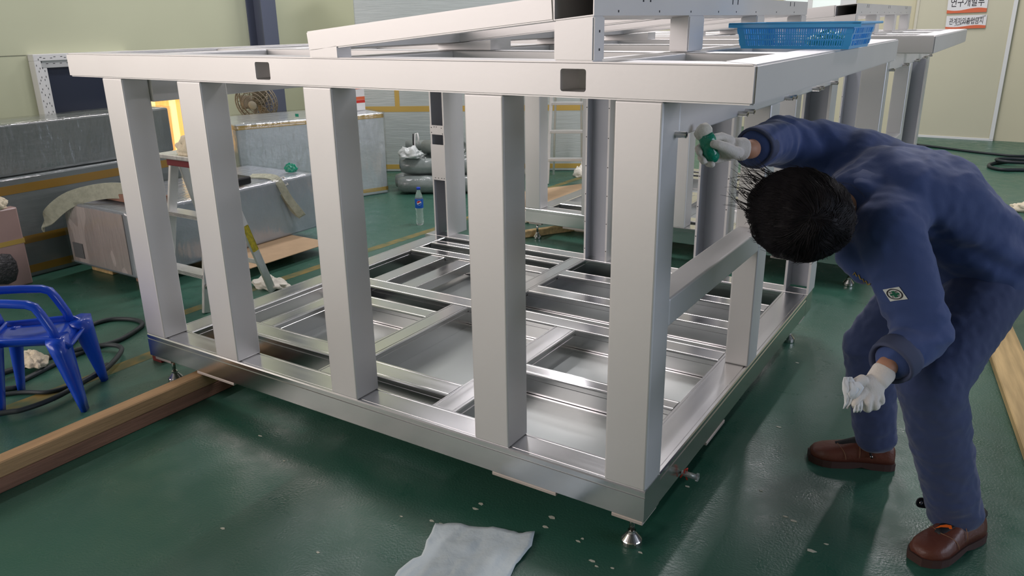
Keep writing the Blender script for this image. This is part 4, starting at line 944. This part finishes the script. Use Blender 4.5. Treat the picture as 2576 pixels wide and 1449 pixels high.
for c in body_eyes: c.matrix_parent_inverse = Matrix.Identity(4)
# --- trousers
def fold_tr(p): return 0.005*mnoise.noise(Vector((p.x*14, p.y*14, p.z*22))) + 0.003*mnoise.noise(p*45)
bm = bmesh.new()
bm_limb(bm, [WAI + Vector((0.03, 0.03, -0.03)), PEL + Vector((0.02, 0.02, 0.0)), PEL + Vector((0.0, 0, -0.06))], [(0.16, 0.105), (0.172, 0.118), (0.165, 0.112)], SIDE)
bm_limb(bm, [PEL + Vector((0.03, -0.03, -0.03)), LHI, LKN, LKN.lerp(LAN, 0.45), LAN + Vector((0.005, 0.005, 0.0))], [0.115, 0.115, 0.092, 0.086, 0.079], FWD)
bm_limb(bm, [PEL + Vector((-0.03, 0.03, -0.03)), RHI, RKN, RKN.lerp(RAN, 0.5), RAN + Vector((0.0, 0.0, 0.015))], [0.11, 0.105, 0.088, 0.080, 0.072], FWD)
tr = skin_from('trousers', bm, M_TROUSER, person, 0.0075, 8, fold_tr)
# flat hems just above the shoes
def trim_below(o, planes):
    bm = bmesh.new(); bm.from_mesh(o.data)
    for co, no in planes:
        bmesh.ops.bisect_plane(bm, geom=bm.verts[:]+bm.edges[:]+bm.faces[:], plane_co=co, plane_no=no, clear_inner=True)
    bm.to_mesh(o.data); bm.free(); return o
trim_below(tr, [(Vector((0, 0, 0.075)), Vector((0.05, 0, 1)))])
# --- jacket
V0 = Vector
def fold_jk(p):
    q = (p-MID).dot(SIDE); f = 0.005*mnoise.noise(Vector((p.x*9, p.y*9, p.z*9))) + 0.006*(1-2*abs(mnoise.noise(Vector((p.x*7+q*9, p.y*7, p.z*13))))) + 0.002*mnoise.noise(p*40)
    dw = (p - (WAI + Vector((0.02, -0.03, -0.02)))).length
    if dw < 0.32:                                    # drag folds running from the hem
        u = (p - WAI).dot(Vector((0.45, 0.2, 0.87))); f += 0.009*(1-dw/0.32)*math.sin(u*70 + 3*mnoise.noise(p*9))
    d = (p - LSH.lerp(LEL, 0.9)).length
    if d < 0.14: f += 0.006*(1-d/0.14)*math.sin((p-LEL).dot((LEL-LSH).normalized())*110 + 2*mnoise.noise(p*20))
    d = (p - REL).length
    if d < 0.16: f += 0.006*(1-d/0.16)*math.sin((p-REL).dot((RWR-REL).normalized())*100 + 2*mnoise.noise(p*20))
    return f
bm = bmesh.new()
bm_limb(bm, [PEL.lerp(WAI, 0.35), WAI, MID, CHE], [(0.185, 0.134), (0.188, 0.136), (0.20, 0.140), (0.195, 0.122)], SIDE)
bm_limb(bm, [CHE, NEC.lerp(CHE, 0.25)], [(0.17, 0.11), (0.095, 0.085)], SIDE)
bm_limb(bm, [MID + SIDE*0.02, PEL.lerp(WAI, 0.2) + SIDE*0.03], [(0.15, 0.13), (0.18, 0.14)], SIDE)
bm_limb(bm, [CHE + SIDE*0.08 - Vector((0, 0, 0.02)), LSH, LSH.lerp(LEL, 0.55), LEL], [0.10, 0.094, 0.082, 0.074], FWD)
bm_limb(bm, [LEL, LEL.lerp(LWR, 0.74)], [0.070, 0.052], FWD)
bm_limb(bm, [CHE + Vector((0.02, -0.10, -0.05)), V0((0.4200, 0.4554, 0.9102)), V0((0.4494, 0.4187, 0.8658))], [0.075, 0.055, 0.030], FWD)
bm_limb(bm, [CHE - SIDE*0.08, RSH, RSH.lerp(REL, 0.6), REL], [0.105, 0.095, 0.084, 0.075], FWD)
bm_limb(bm, [REL, REL.lerp(RWR, 0.80)], [0.072, 0.056], FWD)
bm_limb(bm, [MID - SIDE*0.09 + Vector((0, 0, 0.015)), RSH.lerp(CHE, 0.25) + Vector((0.02, 0.02, 0.01))], [0.125, 0.118], FWD)
bm_limb(bm, [RSH.lerp(CHE, 0.2) + Vector((0.03, 0.03, 0.0)), RSH.lerp(REL, 0.5) + Vector((0.01, 0.02, 0.012))], [0.112, 0.088], FWD)
jk = skin_from('jacket', bm, M_NAVY, person, 0.0075, 9, fold_jk)
bmj = bmesh.new(); bmj.from_mesh(jk.data); BVJ = BVHTree.FromBMesh(bmj); bmj.free()
# rolled cuffs
def cuff(c, axis, r):
    axis = axis.normalized(); M = basis(axis, (0, 0, 1)); bm = bmesh.new()
    prof = [(r*0.80, 0.012), (r*0.86, 0.024), (r*0.98, 0.030), (r*1.03, 0.018), (r*1.06, -0.012), (r*1.02, -0.028), (r*0.92, -0.030), (r*0.80, -0.02)]
    n = 26; rings = []
    for (rr, z) in prof:
        rings.append([bm.verts.new(Vector(c) + axis*z + (M.col[1]*math.cos(2*math.pi*k/n) + M.col[2]*math.sin(2*math.pi*k/n))*rr*(1 + 0.04*math.sin(3*2*math.pi*k/n))) for k in range(n)])
    for i in range(len(rings)):
        A = rings[i]; B = rings[(i+1) % len(rings)]
        for k in range(n): bm.faces.new((A[k], A[(k+1) % n], B[(k+1) % n], B[k]))
    o = mesh_obj('rolled_cuff', bm, M_NAVY_IN, None, True); o.parent = jk; return o
cuff(LEL.lerp(LWR, 0.76), LWR-LEL, 0.060); cuff(REL.lerp(RWR, 0.80), RWR-REL, 0.056)
# collar: a band that stands off the nape and droops on the near side
bm = bmesh.new(); rings = []; n = 28; ax = (NEC-CHE).normalized(); M = basis(ax, SIDE); cc = NEC.lerp(CHE, 0.30)
for (rr, z, th) in ((0.86, 0.0, 0), (0.82, 0.030, 0), (0.83, 0.052, 0), (0.87, 0.053, 1), (0.97, 0.018, 1), (1.07, -0.020, 1), (1.03, -0.026, 2), (0.88, -0.01, 2)):
    ring = []
    for k in range(n):
        a = 2*math.pi*k/n; d = M.col[1]*math.cos(a)*0.098 + M.col[2]*math.sin(a)*0.085
        ring.append(bm.verts.new(cc + d*rr + ax*z))
    rings.append(ring)
for i in range(len(rings)):
    A = rings[i]; B = rings[(i+1) % len(rings)]
    for k in range(n): bm.faces.new((A[k], A[(k+1) % n], B[(k+1) % n], B[k]))
co = mesh_obj('collar', bm, M_NAVY, None, True); co.parent = jk
# patch with the green safety cross on the near sleeve, chest embroidery
def on_jacket(p, d, lift=0.002):
    h = BVJ.ray_cast(Vector(p) - Vector(d)*0.4, Vector(d))
    return (h[0] + h[1]*lift*(1 if h[1].dot(Vector(d)) < 0 else -1)) if h[0] is not None else Vector(p)
PD = Vector((0.5403, 0.3554, 0.8443)) - Vector((0.74789, -1.86393, 1.55)); PD.normalize()
pc = [Vector((0.5134, 0.3423, 0.8548)), Vector((0.5482, 0.3673, 0.8613)), Vector((0.5734, 0.3707, 0.8297)), Vector((0.5357, 0.3442, 0.8242))]
def patch_pt(u, v, lift): return on_jacket(pc[0].lerp(pc[1], u).lerp(pc[3].lerp(pc[2], u), v), PD, lift)
def patch_grid(name, cells, lift, m, parent, n=10):
    bm = bmesh.new()
    for (u0, u1, v0, v1) in cells:
        g = [[bm.verts.new(patch_pt(u0+(u1-u0)*i/n, v0+(v1-v0)*j/n, lift)) for j in range(n+1)] for i in range(n+1)]
        for i in range(n):
            for j in range(n): bm.faces.new((g[i][j], g[i+1][j], g[i+1][j+1], g[i][j+1]))
    o = mesh_obj(name, bm, m, None, True); o.parent = parent; return o
pa = patch_grid('emblem_patch', [(0, 1, 0, 1)], 0.003, mat('patch_white', rgb(205, 212, 208), 0.8), jk)
def patch_poly(name, pts, lift, m):
    bm = bmesh.new()
    for poly in pts: bm.faces.new([bm.verts.new(patch_pt(u, v, lift)) for u, v in poly])
    o = mesh_obj(name, bm, m, None); o.parent = pa; return o
ringp = []
for k in range(24):
    a0, a1 = 2*math.pi*k/24, 2*math.pi*(k+1)/24; ringp.append([(0.5+r*math.cos(a), 0.5+r*math.sin(a)) for r, a in ((0.44, a0), (0.44, a1), (0.36, a1), (0.36, a0))])
patch_poly('emblem_ring', ringp, 0.0042, M_BLACK)
MG = mat('patch_green', rgb(14, 92, 66), 0.8)
patch_poly('emblem_cross', [[(0.41, 0.24), (0.59, 0.24), (0.59, 0.76), (0.41, 0.76)], [(0.24, 0.42), (0.41, 0.42), (0.41, 0.58), (0.24, 0.58)], [(0.59, 0.42), (0.76, 0.42), (0.76, 0.58), (0.59, 0.58)]], 0.0044, MG)
patch_poly('emblem_letters', [[(cx+dx, cy+dy), (cx+dx+w, cy+dy), (cx+dx+w, cy+dy+h), (cx+dx, cy+dy+h)] for cx, cy in ((0.27, 0.27), (0.62, 0.27), (0.27, 0.62), (0.62, 0.62)) for dx, dy, w, h in ((0, 0, 0.11, 0.03), (0, 0.08, 0.11, 0.03), (0.0, 0.0, 0.03, 0.11), (0.08, 0.05, 0.03, 0.06))], 0.0046, M_BLACK)
emb = [on_jacket(Vector(p), PD, 0.003) for p in ((0.4309, 0.3617, 0.8787), (0.4335, 0.3659, 0.8849), (0.4399, 0.3658, 0.8744), (0.4438, 0.3699, 0.8785), (0.4495, 0.3689, 0.8671), (0.4548, 0.3728, 0.8680), (0.4590, 0.3721, 0.8597), (0.4640, 0.3765, 0.8627), (0.4702, 0.3767, 0.8533), (0.4765, 0.3811, 0.8543))]
o = tube_obj('gold_embroidery', emb, 0.0016, mat('gold_thread', rgb(176, 150, 70), 0.6), None, 5); o.parent = jk
# --- hair
def hair_surface(d):
    d = Vector(d).normalized(); k = 1 + 0.05*mnoise.noise(d*3.1) + 0.03*mnoise.noise(d*9)
    return Vector((d.x*0.136, d.y*0.119, d.z*0.112))*k + Vector((-0.012, 0, 0.012))
bm = bmesh.new(); r = bmesh.ops.create_icosphere(bm, subdivisions=5, radius=1.0); kill = []
for v in bm.verts:
    d = v.co.copy()
    low = -0.55 if d.x < 0.1 else (-0.55 + 0.75*min(1, (d.x-0.1)/0.5))
    if d.z < low: kill.append(v)
    v.co = hp(*(hair_surface(d) * (1 + 0.02*mnoise.noise(Vector((math.atan2(d.y, d.x)*14, d.z*2, 0))))))
bmesh.ops.delete(bm, geom=kill, context='VERTS')
rnd = random.Random(5)
WH = Vector((-0.22, 0.10, 0.97)).normalized()
for i in range(6500):
    # each strand follows a flow that leaves the whorl, leans to the brow and wanders in clumps
    z = rnd.uniform(-0.35, 1.0); a = rnd.uniform(0, 2*math.pi); q = math.sqrt(1-z*z); d = Vector((q*math.cos(a), q*math.sin(a), z))
    if d.x > 0.45 and d.z < 0.35: continue
    ln = rnd.uniform(0.045, 0.105); lift = rnd.uniform(0.0, 0.004) + (0.010*rnd.random() if rnd.random() < 0.08 else 0); pts = []
    for k in range(7):
        u = k/6; pts.append(hp(*(hair_surface(d) + d*(0.0012 + lift*u*u))))
        rad_ = d - WH; rad_ = rad_ - d*rad_.dot(d); sw = d.cross(rad_)
        cl_ = Vector((mnoise.noise(d*3.3), mnoise.noise(d*3.3 + Vector((7, 0, 0))), mnoise.noise(d*3.3 + Vector((0, 7, 0)))))
        v = rad_.normalized()*0.75 + sw*0.35 + Vector((0.45, -0.08, -0.15)) + cl_*0.75 + Vector((rnd.uniform(-1, 1), rnd.uniform(-1, 1), rnd.uniform(-1, 1)))*0.10
        v = v - d*v.dot(d)
        if v.length > 1e-5: d = (d + v.normalized()*(ln/6/0.12)).normalized()
    bm_tube(bm, pts, [0.0008, 0.0009, 0.0009, 0.0008, 0.0006, 0.0004, 0.0002], 3, cap=False)
for i in range(70):                                  # long fringe hanging in front of the forehead
    a = rnd.uniform(-0.75, 0.55); th0 = 1.05 + rnd.uniform(-0.1, 0.2); pts = []; L_ = rnd.uniform(0.05, 0.095); c_ = rnd.uniform(-0.5, 0.6)
    d = Vector((math.sin(th0)*math.cos(a), math.sin(th0)*math.sin(a), math.cos(th0))); p0 = hair_surface(d)
    for k in range(7):
        u = k/6; pts.append(hp(*(p0 + Vector((L_*u, -c_*L_*u*u*0.8 - 0.25*L_*u, -0.6*L_*u*u)))))
    bm_tube(bm, pts, [0.0010, 0.0010, 0.0009, 0.0008, 0.0006, 0.0005, 0.0003], 3, cap=False)
hr = mesh_obj('hair', bm, M_HAIR, None, True); child_world(hr, person)
# --- gloves: palm, thumb and four bent fingers grown as one knitted surface
def glove(fingers, palm, wrist, voxel=0.0028):
    bm = bmesh.new()
    for c, rx, ry, rz, M in palm: bm_ell(bm, c, rx, ry, rz, M)
    for pts, rad in fingers: bm_limb(bm, pts, rad, (0, 0, 1), 0.45, 2)
    bm_limb(bm, wrist[0], wrist[1], (0, 0, 1), 0.4)
    return skin_from('glove', bm, M_GLOVE, person, voxel, 4)
V = Vector
PALR = basis(V((0.0585, 0.2455, 1.2145)) - V((0.1066, 0.3349, 1.2036)), V((0.0741, 0.2928, 1.2442)) - V((0.0848, 0.2743, 1.1818)))
gr = glove([([V((0.0821, 0.2988, 1.2309)), V((0.0655, 0.2681, 1.2435)), V((0.0553, 0.2423, 1.2428)), V((0.0488, 0.2298, 1.2375))], [0.0125, 0.0120, 0.0112, 0.0100]),      # index
       ([V((0.1055, 0.2594, 1.2052)), V((0.0921, 0.2257, 1.2207)), V((0.0770, 0.2070, 1.2296)), V((0.0658, 0.2007, 1.2318))], [0.0165, 0.0150, 0.0135, 0.0115]),          # thumb
       ([V((0.0647, 0.3116, 1.2127)), V((0.0393, 0.2869, 1.2076)), V((0.0196, 0.2530, 1.2174)), V((0.0210, 0.2149, 1.2139)), V((0.0313, 0.1970, 1.2063))], [0.0130, 0.0125, 0.0115, 0.0110, 0.0100]),  # middle
       ([V((0.0723, 0.3096, 1.1957)), V((0.0472, 0.2843, 1.1886)), V((0.0266, 0.2499, 1.1985)), V((0.0313, 0.2123, 1.1912)), V((0.0443, 0.1962, 1.1838))], [0.0130, 0.0125, 0.0115, 0.0110, 0.0100]),  # ring
       ([V((0.0795, 0.2972, 1.1847)), V((0.0600, 0.2755, 1.1775)), V((0.0460, 0.2429, 1.1813)), V((0.0523, 0.2131, 1.1754)), V((0.0666, 0.2036, 1.1758))], [0.0120, 0.0112, 0.0105, 0.0098, 0.0090])],  # little
      [(V((0.0811, 0.3008, 1.2064)), 0.040, 0.034, 0.017, PALR), (V((0.1035, 0.2811, 1.1998)), 0.030, 0.018, 0.017, PALR)],
      ([V((0.0912, 0.3191, 1.2046)), V((0.1034, 0.3384, 1.2018))], [(0.031, 0.028), (0.033, 0.031)]))
PALL = basis(V((0.5184, 0.1487, 0.6176)) - V((0.5553, 0.2274, 0.6602)), V((0.5705, 0.2092, 0.6222)) - V((0.5101, 0.1630, 0.6662)))
gl_ = glove([([V((0.5225, 0.1519, 0.6344)), V((0.5141, 0.1299, 0.6246)), V((0.5102, 0.1166, 0.6136)), V((0.5120, 0.1253, 0.6011))], [0.0125, 0.0120, 0.0110, 0.0095]),
       ([V((0.5359, 0.1553, 0.6216)), V((0.5352, 0.1383, 0.6118)), V((0.5368, 0.1396, 0.5968)), V((0.5389, 0.1606, 0.5834))], [0.0130, 0.0125, 0.0115, 0.0095]),
       ([V((0.5487, 0.1680, 0.6171)), V((0.5507, 0.1584, 0.6058)), V((0.5543, 0.1625, 0.5947)), V((0.5562, 0.1801, 0.5885))], [0.0125, 0.0120, 0.0110, 0.0095]),
       ([V((0.5577, 0.1876, 0.6201)), V((0.5622, 0.1861, 0.6093)), V((0.5638, 0.1897, 0.6001)), V((0.5620, 0.1992, 0.5955))], [0.0115, 0.0108, 0.0100, 0.0090]),
       ([V((0.5152, 0.1644, 0.6613)), V((0.5024, 0.1419, 0.6572)), V((0.4967, 0.1274, 0.6461)), V((0.4970, 0.1229, 0.6345))], [0.0150, 0.0135, 0.0120, 0.0105])],
      [(V((0.5371, 0.1800, 0.6341)), 0.040, 0.038, 0.020, PALL)],
      ([V((0.5458, 0.2104, 0.6488)), V((0.5544, 0.2306, 0.6633))], [(0.032, 0.029), (0.034, 0.031)]))
# --- shoes
def shoe_mesh():
    """toe along +x, heel at x=0, length 0.29, built of lofted sections"""
    L_ = 0.285
    secs = [(0.000, 0.026, 0.075, 0.00), (0.012, 0.036, 0.098, 0.0), (0.035, 0.040, 0.108, 0.0), (0.075, 0.041, 0.112, 0.0), (0.110, 0.042, 0.105, 0.0), (0.145, 0.045, 0.090, 0.002), (0.180, 0.050, 0.077, 0.004), (0.215, 0.0535, 0.070, 0.006), (0.245, 0.050, 0.064, 0.006), (0.270, 0.038, 0.054, 0.004), (0.283, 0.020, 0.042, 0.002)]
    bm = bmesh.new(); rings = []
    for x, w, h, dy in secs:
        ring = []
        for k in range(17):
            a = math.pi*k/16; c, s = math.cos(a), math.sin(a)
            yy = w*math.copysign(abs(c)**0.62, c); zz = 0.024 + (h-0.024)*abs(s)**0.75
            if x < 0.115: yy *= (1 - 0.22*max(0, (zz-0.05)/0.06))
            ring.append(bm.verts.new((x, yy + dy, zz)))
        rings.append(ring)
    for A, B in zip(rings, rings[1:]):
        for k in range(16): bm.faces.new((A[k], A[k+1], B[k+1], B[k]))
    for Rg in (rings[0], rings[-1]): bm.faces.new(Rg)
    for A, B in zip(rings, rings[1:]): bm.faces.new((A[0], B[0], B[16], A[16]))
    # sole
    bs_ = bmesh.new(); out = []
    for x, w, h, dy in secs: out.append((x - (0.004 if x < 0.01 else 0) + (0.006 if x > 0.27 else 0), w+0.004+dy))
    for x, w, h, dy in reversed(secs): out.append((x - (0.004 if x < 0.01 else 0) + (0.006 if x > 0.27 else 0), -w-0.004+dy))
    bm_prism(bs_, out, 'z', 0.0, 0.026)
    for v in bs_.verts:
        if v.co.z < 0.01 and 0.08 < v.co.x < 0.14: v.co.z = 0.007
    return bm, bs_
def shoe(heel, toe, logo):
    heel = V(heel); toe = V(toe); d = (toe-heel); ang = math.atan2(d.y, d.x); T = Matrix.Translation((heel.x, heel.y, 0.0)) @ Matrix.Rotation(ang, 4, 'Z')
    bu, bs_ = shoe_mesh(); bmesh.ops.transform(bu, matrix=T, verts=bu.verts[:]); bmesh.ops.transform(bs_, matrix=T, verts=bs_.verts[:])
    u = mesh_obj('shoe', bu, M_LEATHER, None, True); child_world(u, person)
    s = mesh_obj('sole', bs_, M_SOLE, None); s.parent = u
    # padded ankle opening, tongue and strap
    lathe = bmesh.new(); bm_tube(lathe, [T @ Vector((0.062 + 0.052*math.cos(a*math.pi/10), 0.036*math.sin(a*math.pi/10), 0.108 + 0.008*math.cos(a*math.pi/10))) for a in range(20)], 0.009, 8, closed=True)
    o = mesh_obj('ankle_pad', lathe, M_BLACK, None, True); o.parent = u
    bt_ = bmesh.new(); g = []
    for i in range(6):
        x = 0.120 + 0.082*i/5; row = []
        for j in range(7):
            v = j/6*2-1; wv = 0.026 - 0.006*i/5; h = 0.1105 - 0.42*(x-0.105) + 0.005; row.append(bt_.verts.new(T @ Vector((x, v*wv, h - 0.014*v*v))))
        g.append(row)
    for i in range(5):
        for j in range(6): bt_.faces.new((g[i][j], g[i+1][j], g[i+1][j+1], g[i][j+1]))
    o = mesh_obj('tongue', bt_, M_BLACK, None, True); o.parent = u; sd = o.modifiers.new('s', 'SOLIDIFY'); sd.thickness = 0.003
    for (xa_, xb_) in ((0.196, 0.168), (0.128, 0.122)):
        sm_ = bmesh.new(); pts = []
        for k in range(13):
            a = math.pi*(0.06 + 0.88*k/12); w_, h_ = (0.052, 0.074) if xa_ > 0.15 else (0.0435, 0.099); c_, s__ = math.cos(a), math.sin(a)
            pts.append(T @ Vector((xa_ + (xb_-xa_)*abs(c_), (w_+0.0008)*math.copysign(abs(c_)**0.62, c_) + 0.004, 0.024 + (h_-0.024+0.001)*abs(s__)**0.75)))
        bm_tube(sm_, pts, 0.0012, 5); o = mesh_obj('stitched_seam', sm_, M_STITCH, None, True); o.parent = u
    if logo:
        bl = bmesh.new(); poly = [(0.160, 0.014), (0.168, 0.023), (0.173, 0.019), (0.171, 0.013), (0.182, -0.002), (0.196, -0.012), (0.178, -0.008), (0.166, 0.002)]
        bl.faces.new([bl.verts.new(T @ Vector((x, y, 0.1105 - 0.42*(x-0.105) + 0.0075 - 0.5*y*y*20*0.1))) for x, y in poly]); o = mesh_obj('orange_mark', bl, mat('orange_print', rgb(240, 110, 30), 0.5, emit=None), None); o.parent = u
        sp = bmesh.new(); a_ = V((0.7160, 0.6267, 0.0881)); b_ = V((0.6625, 0.5751, 0.1079)); ux = (b_-a_).normalized(); uz = V((-0.5, 0.82, -0.3)); uz = (uz - ux*uz.dot(ux)).normalized(); uy = uz.cross(ux)
        MX = Matrix.Translation(a_) @ Matrix((ux, uy, uz)).transposed().to_4x4()
        bm_prism(sp, rrect(0.0, 0.066, -0.016, 0.016, 0.0155), 'z', -0.002, 0.002); bmesh.ops.transform(sp, matrix=MX, verts=sp.verts[:]); o = mesh_obj('strap', sp, M_BLACK, None); o.parent = u
        st_ = bmesh.new(); bm_lathe(st_, [(0, -0.003), (0.003, -0.003), (0.0035, -0.005), (0.006, -0.005), (0.0075, -0.002), (0, -0.002)], 16, MX @ Matrix.Translation((0.050, 0, 0))); o2 = mesh_obj('snap_stud', st_, M_CHROME, None, True); o2.parent = u
    else:
        sp = bmesh.new()
        bm_tube(sp, [T @ Vector(p) for p in ((0.100, 0.0, 0.112), (0.098, 0.024, 0.102), (0.092, 0.038, 0.080), (0.086, 0.0425, 0.058), (0.084, 0.0435, 0.050))], [(0.003, 0.013)]*5, 8); o = mesh_obj('strap', sp, M_BLACK, None, True); o.parent = u
        st_ = bmesh.new(); bm_lathe(st_, [(0, 0.004), (0.004, 0.0035), (0.006, 0.0), (0, 0.0)], 14, T @ Matrix.Translation((0.084, 0.047, 0.056)) @ Matrix.Rotation(R(-90), 4, 'X')); o2 = mesh_obj('snap_stud', st_, M_CHROME, None, True); o2.parent = u
    return u
shoe((0.846, 0.665, 0), (0.690, 0.412, 0), True)
shoe((0.562, 0.958, 0), (0.286, 0.868, 0), False)
# --- what the hands hold
bm = bmesh.new(); PA = [V((0.0396, 0.2117, 1.2541)), V((0.0447, 0.2135, 1.2351)), V((0.0507, 0.2159, 1.2159)), V((0.0577, 0.2189, 1.1966)), V((0.0631, 0.2224, 1.1813))]
bm_tube(bm, [PA[0].lerp(PA[-1], k/10) for k in range(11)], [(0.017, 0.020), (0.0185, 0.021), (0.020, 0.022), (0.021, 0.0225), (0.0215, 0.022), (0.022, 0.0215), (0.022, 0.021), (0.0225, 0.0205), (0.022, 0.0195), (0.020, 0.017), (0.016, 0.012)], 18)
pd = thing('cleaning_pad', 'white wiping pad wrapped in shiny green film, held to the rail by the raised hand', 'pad', tuple(PA[2]))
o = mesh_obj('green_wrap', bm, M_GREEN, None, True); child_world(o, pd); wobble(o, 0.003, 70, 1.0)
bm = bmesh.new(); bm_tube(bm, [V((0.0163, 0.2064, 1.2470)), V((0.0269, 0.2064, 1.2551)), V((0.0358, 0.2118, 1.2603)), V((0.0431, 0.2213, 1.2660)), V((0.0465, 0.2275, 1.2665))], [(0.010, 0.012), (0.016, 0.020), (0.0165, 0.024), (0.0155, 0.021), (0.008, 0.010)], 16)
o = mesh_obj('white_pad_head', bm, M_RAG, None, True); child_world(o, pd)
cl = thing('wiping_tissue', 'crumpled white tissue held in the lowered gloved hand', 'tissue', (0.4959, 0.1208, 0.6464))
def crumple(pts, wid, seed):
    bm = bmesh.new(); rows = []
    for i, (p, w) in enumerate(zip(pts, wid)):
        p = V(p); row = []
        for j in range(7):
            v = j/6*2-1; q = p + V((0.84, 0.54, 0))*w*v + V((0.3, -0.75, 0.2))*0.010*mnoise.noise(V((i*0.9, j*0.8, seed))) ; row.append(bm.verts.new(q))
        rows.append(row)
    for A, B in zip(rows, rows[1:]):
        for j in range(6): bm.faces.new((A[j], A[j+1], B[j+1], B[j]))
    o = mesh_obj('fold', bm, mat('white_tissue', rgb(232, 236, 238), 0.9), None, True); sd = o.modifiers.new('s', 'SOLIDIFY'); sd.thickness = 0.003; child_world(o, cl)
crumple([(0.4855, 0.1266, 0.6773), (0.4902, 0.1187, 0.6660), (0.4972, 0.1109, 0.6509), (0.4982, 0.1091, 0.6295), (0.4964, 0.1078, 0.6138), (0.4919, 0.0995, 0.6004)], [0.010, 0.016, 0.020, 0.014, 0.010, 0.006], 1.0)
crumple([(0.5018, 0.1269, 0.6678), (0.5100, 0.1210, 0.6555), (0.5074, 0.1135, 0.6412), (0.5057, 0.1123, 0.6256)], [0.012, 0.018, 0.016, 0.008], 4.0)
crumple([(0.5214, 0.1240, 0.6201), (0.5217, 0.1110, 0.6123), (0.5211, 0.1060, 0.6009), (0.5198, 0.1081, 0.5928)], [0.007, 0.010, 0.011, 0.009], 7.0)
